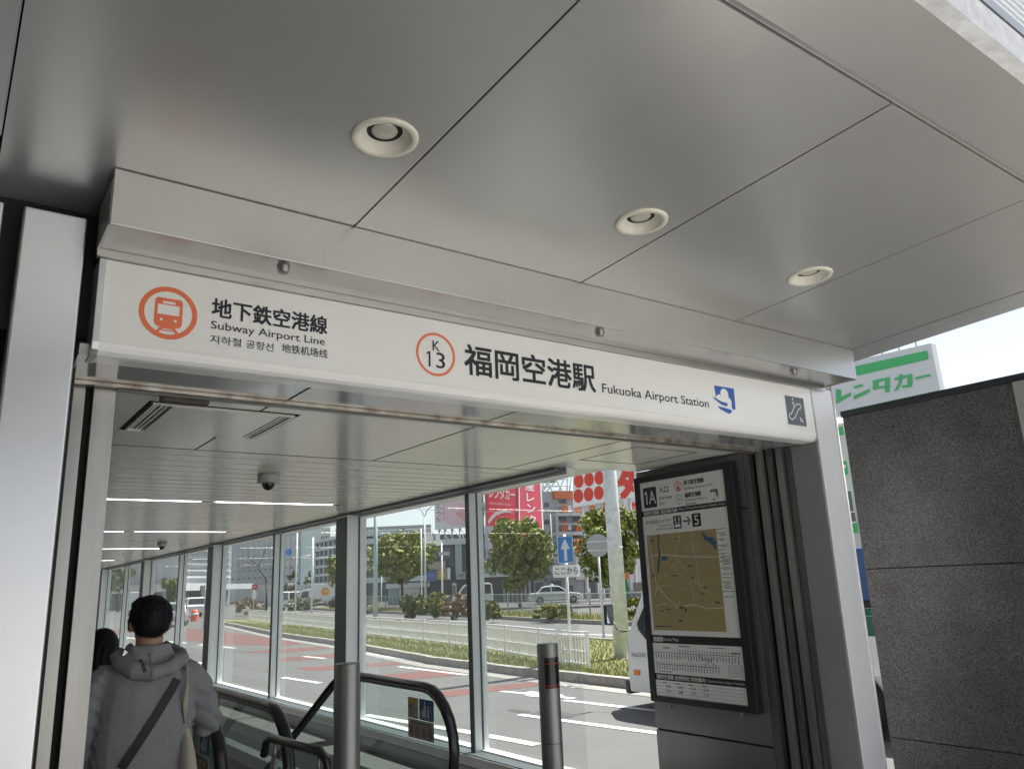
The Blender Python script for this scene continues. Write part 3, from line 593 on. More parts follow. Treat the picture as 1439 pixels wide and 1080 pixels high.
def dome(x, y, s, lb):
    t = thing('security_camera', lb, 'camera', (x, y, 2.551), 0, 'dome cameras on the corridor ceiling')
    q = MB(); q.lathe((0, 0, 0), [(.0001, 0), (.086 * s, 0), (.088 * s, -.004), (.088 * s, -.060), (.080 * s, -.068), (.052 * s, -.072)], 32); q.build('housing', mat('camera_grey', (.50, .50, .48), .4), t, local=True)
    q = MB(); q.lathe((0, 0, 0), [(.051 * s, -.070), (.050 * s, -.090), (.038 * s, -.112), (.020 * s, -.124), (.0001, -.128)], 24); q.build('dome', mat('smoked_dome', (.02, .02, .022), .06), t, local=True)
dome(2.17, 6.37, 1., 'grey dome security camera on the ceiling near the doorway'); dome(3.22, 14.85, .9, 'distant dome camera beyond the second strip light')

# ================================================================== GLASS WALL
gw = thing('glass_wall', 'long glazed side wall of the corridor with grey aluminium posts', 'glass wall', (4.4, 17, 0))
q = MB(); q.box(4.206, 4.330, 5.14, 29.2, 2.525, 2.555); q.build('head_channel', alu_dark, gw)
q = MB(); q.box(4.331, 4.43, 5.135, 29.2, 2.498, 2.556); q.build('head_rail', alu_m, gw)
q = MB(); q.box(4.18, 4.345, 5.2, 29.2, .004, .098); bevel(q.build('sill', mat('sill_paint', (.62, .62, .64), .35, 0, .06, 3.), gw), .01)
q = MB(); q.box(4.346, 4.45, 5.2, 29.2, .0, .118); q.build('glazing_rail', alu_m, gw)
q = MB(); q.box(4.19, 4.37, 5.2, 29.2, .099, .106); q.build('gasket', alu_dark, gw)
posts = [(6.60, 0), (9.25, 1), (12.15, 0), (15.1, 1), (17.95, 0), (20.9, 1), (23.8, 0), (26.7, 1), (29.0, 0)]
for y, big_ in posts:
    if big_:
        q = MB(); q.box(4.17, 4.24, y, y + .34, .10, 2.525); bevel(q.build('post', alu_m, gw), .003)
        q = MB(); q.box(4.162, 4.169, y + .012, y + .33, .12, 2.50); q.build('post_shade_face', alu_dark, gw)  # dark strip paints the shade on the post's inward side
        q = MB(); q.box(4.2401, 4.33, y + .02, y + .06, .10, 2.525); q.build('post_flange', alu_m, gw)
        q = MB(); q.box(4.331, 4.345, y + .01, y + .05, .10, 2.5); q.build('gasket', alu_dark, gw)
        q = MB(); q.box(4.346, 4.43, y, y + .07, .119, 2.497); q.build('mullion', alu_m, gw)
    else:
        q = MB(); q.box(4.275, 4.355, y, y + .075, .10, 2.497); bevel(q.build('mullion', alu_m, gw), .003)
        q = MB(); q.box(4.268, 4.2745, y + .004, y + .07, .10, 2.497); q.build('mullion_shade_face', alu_dark, gw)  # inward side of the mullion darkened in colour for its shade
        q = MB(); q.box(4.356, 4.372, y - .005, y + .03, .12, 2.497); q.build('gasket', alu_dark, gw)
        q = MB(); q.box(4.373, 4.43, y - .002, y + .055, .119, 2.497); q.build('outer_bead', alu_m, gw)
ys = [5.16] + [p[0] + .03 for p in posts]
for a, b in zip(ys, ys[1:]):
    q = MB(); q.quad((4.395, a, .119), (4.395, b - .002, .119), (4.395, b - .002, 2.497), (4.395, a, 2.497)); q.build('pane', GL, gw)
# shell of the station building (roof above the corridor, inner side wall)
sb = thing('station_building', 'low station entrance building with flat roof and corridor', 'building', (2, 15, 0))
q = MB(); q.box(-1.85, 5.64, 3.91, 5.16, 2.605, 4.66); q.box(-1.85, 5.05, 5.16, 29.4, 2.605, 3.1); q.build('roof', fascia_m, sb)
q = MB(); q.box(-1.85, -1.60, 3.91, 29.4, 0, 2.604); q.build('side_wall', wall_w, sb)
q = MB(); q.box(-1.60, 4.43, 29.25, 29.4, 0, 2.604); q.build('end_wall', wall_w, sb)
q = MB(); q.box(-.85, -.42, -4.5, 3.36, 0, 3.15); q.box(-9, 2.0, -4.5, .85, 3.36, 4.6); q.box(-5.6, -1.86, 3.91, 6, 0, 4.6); q.build('wing_and_shade_mass', mat('wing_shade_dark', (.10, .10, .105), .5), sb)  # front wall and high roof block added out of view to darken the left
q = MB(); q.box(-.0, .30, 5.75, 13, -.9, .0); q.build('well_side', dark_steel, sb)

# ================================================================== BOLLARDS
def bollard(x, y, lb, band):
    t = thing('bollard', lb, 'bollard', (x, y, 0), 0, 'brushed steel bollards inside the doorway')
    q = MB(); q.lathe((0, 0, 0), [(.0695, 0), (.0695, 1.205), (.0685, 1.2085), (.066, 1.2095), (.0001, 1.2095)], 40); q.build('post', steel_m, t, local=True)
    q = MB(); q.lathe((0, 0, 0), [(.0705, .60), (.0705, .606), (.0698, .606)], 40); q.build('joint', dark_steel, t, local=True)
    if band:
        a0 = math.atan2(-y, -x) - R_(2); 
        def arc(z0, z1, r, c, nm):
            m2 = MB(); n = 14; hw = R_(52)
            pts = [(r * math.cos(a0 - hw + 2 * hw * k / n + R_(34)), r * math.sin(a0 - hw + 2 * hw * k / n + R_(34))) for k in range(n + 1)]
            for (xa, ya), (xb, yb) in zip(pts, pts[1:]): m2.quad((xa, ya, z0), (xb, yb, z0), (xb, yb, z1), (xa, ya, z1))
            m2.build(nm, c, t, local=True)
        arc(.935, 1.125, .0708, mat('dark_window', (.018, .016, .016), .2), 'sensor_window')
        rr = mat('red_line', (.55, .04, .03), .4)
        arc(.950, .954, .0712, rr, 'red_line'); arc(1.085, 1.089, .0712, rr, 'red_line'); arc(.940, .9415, .0712, rr, 'red_line'); arc(1.118, 1.12, .0712, grey_ink, 'grey_line')
bollard(1.948, 4.3, 'plain steel bollard in front of the escalator handrail', False); bollard(3.372, 4.3, 'steel bollard with a dark sensor window and red lines, right of the escalator', True)

# ================================================================== ESCALATORS
def escalator(x0, lb):
    w = 1.085
    t = thing('escalator', lb, 'escalator', (x0, 5.0, 0), 0, 'descending escalators side by side')
    def rail(x):
        pts = []
        for k in range(13): a = R_(-90 - 180 * k / 12); pts.append((x, .02 + .375 * math.cos(a), .575 + .375 * math.sin(a)))
        # semicircle from bottom (z=.2) round the near side to the top (z=.95)
        pts = [(x, .02 - .375 * math.sin(R_(180 * k / 12)), .575 - .375 * math.cos(R_(180 * k / 12))) for k in range(13)]
        pts += [(x, .4, .95), (x, .9, .952)]
        for k in range(7): a = R_(30 * k / 6); pts.append((x, 1.15 + .9 * math.sin(a), .05 + .9 * math.cos(a)))
        pts += [(x, 1.6 + 6.5, .829 - 6.5 * .577)]
        return pts
    for i, x in enumerate((0, w)):
        q = MB(); q.tube(rail(x), [(.021, .038)] * len(rail(x)), 12, upv=(1, 0, 0)); 
        q.build('handrail', rubber, t, local=True)
        inner = [(x, y_ + (.026 if y_ < .02 else 0), z_ - (.028 if k > 5 else -.02)) for k, (x_, y_, z_) in enumerate(rail(x))]
        q = MB(); q.tube(inner, [(.020, .020)] * len(inner), 8, upv=(1, 0, 0)); q.build('handrail_channel', dark_steel, t, local=True)
        gp = [(x, y_ + (.05 if y_ < .02 else 0), z_ - .04 if z_ > .6 else z_) for x_, y_, z_ in rail(x)[3:]]
        def gpanel(pts, bot):
            q = MB(); n = len(pts); q.v = [tuple(p) for p in pts] + [(p[0], p[1], b) for p, b in zip(pts, bot)]
            q.f = [(k, k + 1, n + k + 1, n + k) for k in range(n - 1)]; q.sm = [False] * (n - 1); return q
        bot = [.13 if p[1] < 1.2 else .13 - max(0, p[1] - 1.35) * .577 for p in gp]
        gpanel(gp[:11], bot[:11]).build('balustrade_glass', GLE, t, local=True); gpanel(gp[10:], bot[10:]).build('balustrade_glass', GLE, t, local=True)
        s = 1 if i == 0 else -1
        q = MB(); q.prism([(x - .07, -.28, 0), (x - .07, 1.35, 0), (x - .07, 8.2, -3.95), (x - .07, 8.2, -3.75), (x - .07, 1.35, .14), (x - .07, -.22, .14), (x - .07, -.30, .10)], (.14, 0, 0)); q.build('deck', dark_steel, t, local=True)
        q = MB(); q.tube([(x - .0, 1.05, .15), (x - .0, 1.05, .915)], .006, 6); q.build('glass_joint', steel_m, t, local=True)
        q = MB(); q.tube([(x - s * .0, -.2, .165), (x, 1.35, .165), (x, 8.2, -3.72)], .016, 8); q.build('deck_trim', rubber, t, local=True)
    st = MB(); st.box(.075, w - .075, 0, .40, -.19, 0)
    for k in range(20): st.box(.08 + k * (w - .16) / 20, .08 + (k + .45) * (w - .16) / 20, .0, .395, 0.0005, .008)
    stm = st.mesh('step', mat('escalator_step', (.16, .16, .165), .4, .8))
    for k in range(16):
        yy = .05 + k * .405; zz = -.002 if k < 4 else -.002 - (k - 3) * .405 * .577
        inst(stm, 'step', t, (0, yy, zz))
    q = MB(); q.box(.075, w - .075, -.75, .045, .003, .007); q.build('comb_plate', steel_m, t, local=True)
    return t
def notices(t, x, yaws=1):
    """paper and vinyl notices stuck on the glass beside the near end of the handrail; x in escalator frame"""
    L = Vector((-.004, 0, 0)); F = ((x - .003, 0, 0), (0, -1, 0), (0, 0, 1), (-1, 0, 0))
    off = -.02
    def sh2(pl, m, nm, lift): shape([[(a + off, b) for a, b in p] for p in pl], F, m, t, nm, lift, local=True)
    sh2([rect(-.235, -.085, .722, .858)], mat('notice_paper', (.52, .52, .42), .5), 'notice', .0)
    sh2([rect(-.225, -.095, .826, .852)], mat('notice_yellow', (.75, .52, .08), .5), 'notice_heading', .001)
    sh2([rect(-.225, -.225 + random.uniform(.07, .12), .736 + k * .013, .741 + k * .013) for k in range(7)], grey_ink, 'notice_print', .001)
    sh2([rrect(-.075, .125, .722, .858, .01)], mat('notice_blue', (.03, .12, .30), .5), 'notice', .0)
    fig = [rrect(-.062, .112, .730, .733, .001), circ(.005, .835, .011, 12), circ(.050, .812, .009, 12), [(-.012, .742), (.022, .742), (.020, .822), (-.008, .822)], [(.036, .742), (.064, .742), (.062, .800), (.040, .800)], [(-.03, .742), (-.012, .742), (-.008, .80), (-.035, .775)], [(-.055, .74), (-.05, .74), (-.045, .79), (-.05, .79)], [(.10, .74), (.105, .74), (.085, .82), (.08, .82)]]
    sh2(fig, white_ink, 'notice_figure', .001)
    sh2([rect(-.235, .125, .597, .718)], mat('notice_beige', (.50, .43, .38), .5), 'notice', .0)
    rr = mat('notice_brown_red', (.30, .06, .05), .5)
    for k in range(4):
        c = -.187 + k * .088; sh2(ring(c, .645, .036, .006, 20) + [thick((c - .024, .67), (c + .024, .62), .006)], rr, 'prohibition_ring', .001)
        sh2([circ(c, .662, .008, 8), rect(c - .008, c + .008, .625, .652)], ink, 'prohibition_figure', .0006)
    sh2([rect(-.19, .08, .693, .703)], grey_ink, 'notice_print', .001)
e1 = escalator(1.763, 'right escalator beside the glass wall, with notices on its near glass end'); notices(e1, 1.085)
e2 = escalator(.305, 'left escalator that the man in the grey hoodie is stepping onto')
notices(e2, 1.085)
# low guard rail between the escalators
gr = thing('guard_rail', 'short low black handrail with steel posts between the escalators', 'guard rail', (1.52, 3.9, 0))
q = MB(); q.tube([(1.492, 4.30, .80), (1.492, 4.27, .865), (1.495, 4.20, .895), (1.53, 3.66, .897), (1.535, 3.60, .87), (1.536, 3.58, .80)], .020, 12); q.build('rail', rubber, gr)
for y, x in ((4.16, 1.497), (3.68, 1.529)):
    q = MB(); q.cyl((x, y, .0), (x, y, .80), .019, 14); q.cyl((x, y, .80), (x, y, .875), .009, 8); q.build('post', steel_m, gr)
# wall of dark granite on the right
gn = thing('granite_wall', 'dark speckled granite clad wall at the right edge', 'wall', (6.7, 2.4, 0))
for z0, z1 in ((-.12, .262), (.270, 1.597), (1.605, 2.93)):
    for y0, y1 in ((2.32, 3.82), (.815, 2.312)):
        if z1 > 2.9 and y0 < 2.3: continue
        q = MB(); q.box(6.50, 6.56, y0, y1, z0, z1); bevel(q.build('granite_slab', granite, gn), .002)
q = MB(); q.box(6.512, 6.88, .82, 3.812, -.12, 2.928); q.build('joint_core', dk_gap, gn)
q = MB(); q.box(6.488, 6.90, 2.30, 3.832, 2.932, 2.985); bevel(q.build('coping', mat('coping_metal', (.05, .055, .06), .4, .6), gn), .004)
pm = thing('metal_wall_panel', 'pale grey metal panel beside the granite wall at the right edge', 'wall panel', (6.6, 1.3, 1.6))
q = MB(); q.box(6.47, 6.499, .85, 2.405, 1.605, 2.925); bevel(q.build('panel', mat('grey_door_panel', (.33, .32, .30), .45, .2), pm), .006)

# ================================================================== STREET: fence, poles, signs
random.seed(21)
FL = [(10.06, 11.62), (10.2, 12.6), (10.73, 14.6), (11.67, 18.4), (12.3, 22.5), (12.85, 26.5), (13.55, 30.5), (14.6, 37), (16.0, 45.5), (17.2, 53.5)]
gf = thing('guard_fence', 'long white picket guard fence on the grass verge beside the slip road', 'fence', (10.06, 11.62, 0))
pts = resample(FL, .105); Z0 = -.01
pk = MB(); pk.box(-.016, .016, -.013, .013, .09, .62); pkm = pk.mesh('picket', wpaint)
rest = MB()
for i, (x, y, a) in enumerate(pts):
    if i % 19 == 0: continue
    if i < 300: inst(pkm, 'picket', gf, (x - 10.06, y - 11.62, Z0), a)
    else: rest.box(x - .013, x + .013, y - .011, y + .011, .08, .61)
rest.build('picket', wpaint, gf, kind='stuff')
po = MB(); po.box(-.03, .03, -.03, .03, -.10, .70); pom = po.mesh('post', wpaint)
for i, (x, y, a) in enumerate(pts):
    if i % 19 == 0: inst(pom, 'post', gf, (x - 10.06, y - 11.62, Z0), a)
for za, zb_, w in ((.655, .69, .022), (.575, .60, .014), (.32, .34, .012), (.10, .125, .014)):
    for (xa, ya), (xb, yb) in zip(FL, FL[1:]):
        d = Vector((xb - xa, yb - ya, 0)).normalized(); nn = Vector((-d.y, d.x, 0)) * w
        q = MB(); q.prism([(xa - nn.x, ya - nn.y, Z0 + za), (xb - nn.x, yb - nn.y, Z0 + za), (xb + nn.x, yb + nn.y, Z0 + za), (xa + nn.x, ya + nn.y, Z0 + za)], (0, 0, zb_ - za)); q.build('rail', wpaint, gf)
# big galvanised pole
gp = thing('utility_pole', 'thick galvanised steel pole standing on the verge', 'pole', (11.95, 12.7, 0))
q = MB(); q.tube([(11.95, 12.7, -.1), (11.95, 12.7, 3), (11.95, 12.7, 9.5)], [.175, .155, .115], 28); q.build('shaft', galv, gp)
q = MB(); q.lathe((11.95, 12.7, 0), [(.26, -.1), (.26, .02), (.178, .03)], 24); q.build('base_collar', concrete, gp)
q = MB(); q.lathe((11.95, 12.7, 2.25), [(.163, 0), (.168, .01), (.168, .03), (.163, .04)], 24); q.box(11.74, 11.80, 12.52, 12.60, 2.25, 2.29); q.build('band', galv, gp)
# blue one way sign
bs = thing('road_sign', 'blue rectangular sign with a white up arrow on a white post', 'road sign', (10.22, 12.3, 0), -YAW)
q = MB(); q.tube([(0, 0, -.05), (0, 0, 2.52)], .030, 14); q.build('post', wpaint, bs, local=True)
q = MB(); q.box(-.155, .155, -.042, -.034, 1.96, 2.48); q.build('plate', wpaint, bs, local=True)
FS = ((0, -.0425, 0), (1, 0, 0), (0, 0, 1), (0, -1, 0))
sign_blue = mat('sign_blue', (.02, .21, .62), .4)
shape([rrect(-.145, .145, 1.97, 2.47, .02)], FS, sign_blue, bs, 'blue_field', .001, local=True)
shape([[(-.03, 2.0), (.03, 2.0), (.03, 2.27), (-.03, 2.27)], [(-.095, 2.23), (.095, 2.23), (0, 2.44)]], FS, white_ink, bs, 'arrow', .002, local=True)
q = MB(); q.prism([(a, -.044, b) for a, b in rrect(-.27, .27, 1.685, 1.925, .04)], (0, .01, 0)); q.build('lower_plate', wpaint, bs, local=True)
text('ここから', (-.225, .225, 1.745, 1.875), ((0, -.0445, 0), (1, 0, 0), (0, 0, 1), (0, -1, 0)), ink, bs, bold=.012, local=True)

def sthing(name, lab, cat, px, py, v, rot=0, group=None, z=0.):
    u, _ = uz(px, py, v); L = sfw(u, v, z); return thing(name, lab, cat, L, -YAW + rot, group), u
def LX(u0, v): return lambda px, py: (uz(px, py, v)[0] - u0, uz(px, py, v)[1])
# round sign seen from behind beside the pole, mirror
t, u0 = sthing('road_sign', 'back of a round grey road sign left of the thick pole', 'road sign', 840, 765, 24)
x, zc_ = LX(u0, 24)(840, 766)
q = MB(); q.tube([(0, 0, -.1), (0, 0, zc_ + .3)], .035, 10); q.build('post', galv, t, local=True)
q = MB(); q.prism([(a, -.05, zc_ + b) for a, b in circ(0, 0, .34, 28)], (0, .01, 0)); q.build('disc', mat('sign_back', (.33, .34, .36), .5, .3), t, local=True)
q = MB(); q.box(-.33, .33, -.065, -.051, zc_ - .16, zc_ - .13); q.box(-.33, .33, -.065, -.051, zc_ + .10, zc_ + .13); q.build('brace', galv, t, local=True)

# ------------------------------------------------------------------ near white van (left side seen)
def wheel(t, x, y, r, w, z=None, side=1):
    z = r if z is None else z
    a = MB(); a.tube([(x - w / 2, y, z), (x - w / 2 + .02, y, z), (x + w / 2 - .02, y, z), (x + w / 2, y, z)], [r * .93, r, r, r * .93], 24, smooth=True)
    wh = a.build('wheel', tyre_m, t, local=True)
    b = MB(); b.tube([(x - w / 2 - .008, y, z), (x + w / 2 + .008, y, z)], r * .62, 18); b.build('rim', rim_m, wh, local=True)
van = thing('flatbed_truck', 'white light truck with open flat bed heading left, cab corner past the map wall', 'truck', (8.9, 8.55, -.12))
# local: x to the right of travel, +y forward (front at y=0), z up
prof = [(-.02, .22), (.0, .42), (-.02, .70), (-.06, .98), (-.30, 1.42), (-.58, 1.86), (-.78, 1.97), (-1.55, 2.0), (-1.68, 1.92), (-1.70, .9), (-1.70, .50), (-1.3, .42), (-1.2, .22)]
def shell(prof, xw, m, name, t):
    q = MB(); n = len(prof); secs = []
    def wz(z): return xw * (1 - .10 * max(0, (z - 1.05) / .95) ** 1.3)
    for f in (-1, -.97, -.88, 0, .88, .97, 1):
        secs.append([(wz(z) * f, y - (0.10 * abs(f) ** 6 if y > -.5 else 0), z - (.05 * abs(f) ** 6 if z > 1.8 else 0)) for y, z in prof])
    for sct in secs: q.v += sct
    for i in range(len(secs) - 1):
        for k in range(n): q.f.append((i * n + k, i * n + (k + 1) % n, (i + 1) * n + (k + 1) % n, (i + 1) * n + k)); q.sm.append(False)
    q.f += [tuple(range(n - 1, -1, -1)), tuple(range((len(secs) - 1) * n, len(secs) * n))]; q.sm += [False, False]
    o = q.build(name, m, t, local=True); return bevel(o, .03, 3)
shell(prof, .86, car_w, 'cab', van)
sx = lambda z: -.86 * (1 - .10 * max(0, (z - 1.05) / .95) ** 1.3) - .004
for s_ in (1, -1):
    q = MB(); q.prism([(s_ * sx(z), y, z) for y, z in [(-.36, 1.04), (-.34, 1.12), (-.56, 1.46), (-.82, 1.78), (-1.25, 1.80), (-1.25, .98), (-.48, .92)]], (s_ * .006, 0, 0)); q.build('side_window', carglass, van, local=True)
q = MB(); q.prism([(-.72, -.085, 1.02), (.72, -.085, 1.02), (.64, -.60, 1.82), (-.64, -.60, 1.82)], (0, .012, .010)); q.build('windscreen', carglass, van, local=True)
for s in (-1, 1):
    q = MB(); q.prism([(s * .52, .0, .62), (s * .80, -.05, .62), (s * .80, -.07, .84), (s * .55, -.03, .82)], (0, .02, 0)); q.build('headlight', headl, van, local=True)
    q = MB(); q.box(*sorted((s * .862, s * .876)), -.33, -.22, .44, .51); q.build('turn_signal', amber, van, local=True)
q = MB(); q.box(-.82, .82, -.06, .035, .17, .36); bevel(q.build('bumper', mat('bumper_grey', (.06, .06, .06), .6), van, local=True), .03)
for x in (-.74, .74):
    for y in (-.80, -3.45): wheel(van, x, y, .33, .20)
q = MB(); q.box(-.8635, -.861, -1.355, -1.345, .45, 1.80); q.build('door_gap', dk_gap, van, local=True)
bedg = mat('bed_green', (.03, .12, .09), .6)
q = MB(); q.box(-.80, .80, -4.65, -1.78, .66, .72); q.build('bed_floor', bedg, van, local=True)
q = MB(); q.box(-.45, .45, -4.6, -1.6, .42, .58); q.build('chassis', black_m, van, local=True)
for a in ((-.86, -.83, -4.68, -1.78), (.83, .86, -4.68, -1.78), (-.829, .829, -4.68, -4.65), (-.829, .829, -1.81, -1.78)):
    q = MB(); q.box(*a, .64, 1.04); bevel(q.build('drop_side', car_w, van, local=True), .008)
for a in ((-.82, -.79, -4.6, -1.85), (.79, .82, -4.6, -1.85)):
    q = MB(); q.box(*a, 1.0, 1.24); q.build('side_net', bedg, van, local=True)
q = MB(); q.box(-.80, .80, -1.83, -1.80, 1.05, 1.75); q.build('cab_guard', galv, van, local=True)
for x in (-.74, .74):
    q = MB(); q.tube([(x, -3.45 + .42 * math.cos(R_(a)), .33 + .42 * math.sin(R_(a))) for a in range(-5, 190, 15)], [(.10, .008)] * 13, 6, upv=(1, 0, 0)); q.build('mudguard', car_w, van, local=True)
# forward mirror on a bent arm
q = MB(); q.tube([(-.80, -.12, 1.02), (-.84, -.02, 1.00), (-.88, .06, 1.04), (-.90, .09, 1.14)], .010, 8)
q.build('mirror_arm', black_m, van, local=True)
q = MB(); q.prism([(-.96 + a, .09, 1.24 + b) for a, b in rrect(-.075, .075, -.14, .14, .03)], (0, .05, 0)); bevel(q.build('mirror', black_m, van, local=True), .008)
q = MB(); q.prism([(-.96 + a, .0875, 1.24 + b) for a, b in rrect(-.06, .06, -.12, .12, .02)], (0, .002, 0)); q.build('mirror_glass', mat('mirror_glass', (.5, .55, .55), .05, .9), van, local=True)
text('No.5210', (.20, .46, .68, .735), ((-.8645, 0, 0), (0, -1, 0), (0, 0, 1), (-1, 0, 0)), ink, van, lift=.004, local=True)

# ------------------------------------------------------------------ cars on the far road
def car(name, lab, cat, px, py, v, rot, paint, kind='sedan', z=-.12, roof=None, group=None):
    u, _ = uz(px, py, v); t = thing(name, lab, cat, sfw(u, v, z), -YAW + rot, group)
    # local x forward (length), y across
    if kind == 'sedan': body = [(-2.25, .32), (-2.28, .62), (-2.15, .88), (-1.5, .95), (.85, .95), (1.9, .80), (2.22, .62), (2.25, .32)]; gh = [(-1.62, .94), (-1.05, 1.40), (-.3, 1.47), (.25, 1.42), (1.02, .94)]; Wd, wh = .86, (-1.35, 1.38, .31)
    elif kind == 'kei': body = [(-1.7, .30), (-1.72, .95), (-1.6, 1.02), (1.05, 1.02), (1.6, .88), (1.7, .60), (1.7, .30)]; gh = [(-1.66, 1.0), (-1.58, 1.82), (-1.3, 1.90), (.35, 1.88), (.75, 1.72), (1.28, 1.0)]; Wd, wh = .73, (-1.15, 1.15, .28)
    elif kind == 'suv': body = [(-2.1, .38), (-2.15, .95), (-2.0, 1.08), (1.0, 1.08), (1.95, .98), (2.12, .62), (2.12, .38)]; gh = [(-2.0, 1.06), (-1.75, 1.62), (-1.3, 1.72), (.2, 1.70), (1.1, 1.06)]; Wd, wh = .9, (-1.3, 1.32, .35)
    else: body = [(-2.6, .55), (-2.6, 2.5), (-2.55, 2.55), (1.0, 2.55), (1.05, 2.5), (1.05, .55)]; gh = None; Wd, wh = .95, (-1.5, 1.7, .36)
    q = MB(); n = len(body)
    for f in (-1, -.92, .92, 1):
        q.v += [(x * (1 - .03 * (abs(f) == 1)), Wd * f, zz) for x, zz in body]
    for i in range(3):
        for k in range(n): q.f.append((i * n + k, i * n + (k + 1) % n, (i + 1) * n + (k + 1) % n, (i + 1) * n + k)); q.sm.append(False)
    q.f += [tuple(range(n - 1, -1, -1)), tuple(range(3 * n, 4 * n))]; q.sm += [False] * 2
    bevel(q.build('body' if gh else 'cargo_box', paint, t, local=True), .05, 2)
    if gh:
        q = MB(); n = len(gh); zt = max(g[1] for g in gh); wz = lambda zz: Wd * (.97 - .16 * (zz - .94) / (zt - .94))
        q.v = [(x, -wz(zz), zz) for x, zz in gh] + [(x, wz(zz), zz) for x, zz in gh]
        q.f = [(k, (k + 1) % n, n + (k + 1) % n, n + k) for k in range(n)] + [tuple(range(n - 1, -1, -1)), tuple(range(n, 2 * n))]; q.sm = [False] * (n + 2)
        bevel(q.build('roof', paint, t, local=True), .04, 2)
        c = Vector((sum(g[0] for g in gh) / n, sum(g[1] for g in gh) / n)); x0 = gh[0][0]; x1 = gh[-1][0]; zb0 = gh[0][1] + .05; zt0 = zt - .12
        def xa(zz, side):                     # outline of the greenhouse at height zz
            g = gh if side < 0 else gh[::-1]
            for (xa_, za), (xb_, zb_) in zip(g, g[1:]):
                if za <= zz <= zb_: return xa_ + (xb_ - xa_) * (zz - za) / (zb_ - za)
            return 0
        mid = (x0 + x1) / 2 - .1
        for s in (-1, 1):
            for a, b, a2, b2 in ((xa(zb0, -1) + .12, mid - .05, xa(zt0, -1) + .10, mid - .05), (mid + .05, xa(zb0, 1) - .14, mid + .05, xa(zt0, 1) - .10)):
                q = MB(); q.prism([(a, s * (wz(zb0) + .006), zb0), (b, s * (wz(zb0) + .006), zb0), (b2, s * (wz(zt0) + .006), zt0), (a2, s * (wz(zt0) + .006), zt0)], (0, s * .006, 0)); q.build('window', carglass, t, local=True)
        for side, nm in ((-1, 'rear_window'), (1, 'windscreen')):
            q = MB(); a, b = xa(zb0, side), xa(zt0 - .02, side); q.prism([(a, -wz(zb0) + .08, zb0), (a, wz(zb0) - .08, zb0), (b, wz(zt0) - .08, zt0), (b, -wz(zt0) + .08, zt0)], (side * .025, 0, .012)); q.build(nm, carglass, t, local=True)
        for s in (-1, 1):
            q = MB(); q.box(body[0][0] - .012, body[0][0] + .06, s * Wd * .82 - .10, s * Wd * .82 + .10, .66, .82); q.build('tail_light', redl, t, local=True)
            q = MB(); xe = body[-1][0]; q.box(xe - .16, xe + .0, s * Wd * .78 - .13, s * Wd * .78 + .13, .60, .74); q.build('headlight', headl, t, local=True)
    else:
        q = MB(); q.prism([(1.12, -.9, .5), (1.12, -.9, 2.05), (1.5, -.9, 2.1), (2.15, -.9, 1.95), (2.5, -.9, 1.2), (2.55, -.9, .5)], (0, 1.8, 0)); cb = bevel(q.build('cab', paint, t, local=True), .05, 2)
        for s in (-1, 1):
            q = MB(); q.prism([(1.35, s * .903, 1.2), (1.35, s * .903, 1.85), (1.95, s * .903, 1.82), (2.25, s * .903, 1.2)], (0, s * .006, 0)); q.build('window', carglass, t, local=True)
        q = MB(); q.prism([(2.20, -.78, 1.90), (2.20, .78, 1.90), (2.5, .78, 1.24), (2.5, -.78, 1.24)], (.02, 0, .01)); q.build('windscreen', carglass, t, local=True)
        q = MB(); q.box(-2.55, 2.4, -.4, .4, .38, .56); q.build('chassis', black_m, t, local=True)
    for x in wh[:2]:
        for y in (-Wd + .08, Wd - .08):
            a = MB(); a.tube([(x, y - .09, wh[2]), (x, y + .09, wh[2])], wh[2], 20); w_ = a.build('wheel', tyre_m, t, local=True)
            b = MB(); b.tube([(x, y - .1, wh[2]), (x, y + .1, wh[2])], wh[2] * .6, 14); b.build('rim', rim_m, w_, local=True)
    if roof:
        q = MB(); q.ell((-.25, 0, 1.50), .16, .32, .08, 12, 8); q.build('roof_lamp', mat('roof_lamp', (.25, .55, .70), .3), t, local=True)
        q = MB(); q.box(-2.1, 2.1, -.868, -.864, .70, .74); q.box(-2.1, 2.1, -.868, -.864, .60, .62); q.build('side_stripe', grey_ink, t, local=True)
    return t
car('taxi', 'white taxi saloon with a light blue roof lamp behind the mesh fence', 'car', 781, 850, 67, R_(4), car_w, 'sedan', roof=True)
car('small_van', 'small boxy white van behind the mesh fence, half hidden by the glass mullion', 'van', 664, 850, 66, R_(184), car_w, 'kei')
car('parked_car', 'white hatchback car right of the tall post on the far street', 'car', 415, 850, 86, R_(60), car_w, 'kei')
car('delivery_truck', 'white box truck with an orange round emblem on its side', 'truck', 455, 845, 84, R_(178), car_w, 'truck')
car('parked_car', 'white car on the far left road behind the man', 'car', 272, 856, 74, R_(120), car_w, 'suv')
car('parked_car', 'dark car beside the round sign post on the far street', 'car', 490, 846, 80, R_(30), car_k, 'sedan')
car('parked_car', 'silver car partly hidden by the man', 'car', 243, 868, 52, R_(110), car_s, 'sedan')
car('bus', 'pale box truck at the far left end of the street', 'truck', 197, 850, 92, R_(100), car_w, 'truck')
# emblem and writing on the delivery truck
tk = [o for o in COL.objects if o.get('label', '').startswith('white box truck with')][0]
FT = ((0, .955, 0), (-1, 0, 0), (0, 0, 1), (0, 1, 0))
shape([circ(.4, 1.75, .42, 20)], FT, mat('emblem_orange', (.85, .38, .03), .5), tk, 'emblem', .01, local=True)
shape([[(.15, 1.55), (.45, 1.95), (.7, 1.7), (.45, 1.8)]], FT, white_ink, tk, 'emblem_figure', .02, local=True)

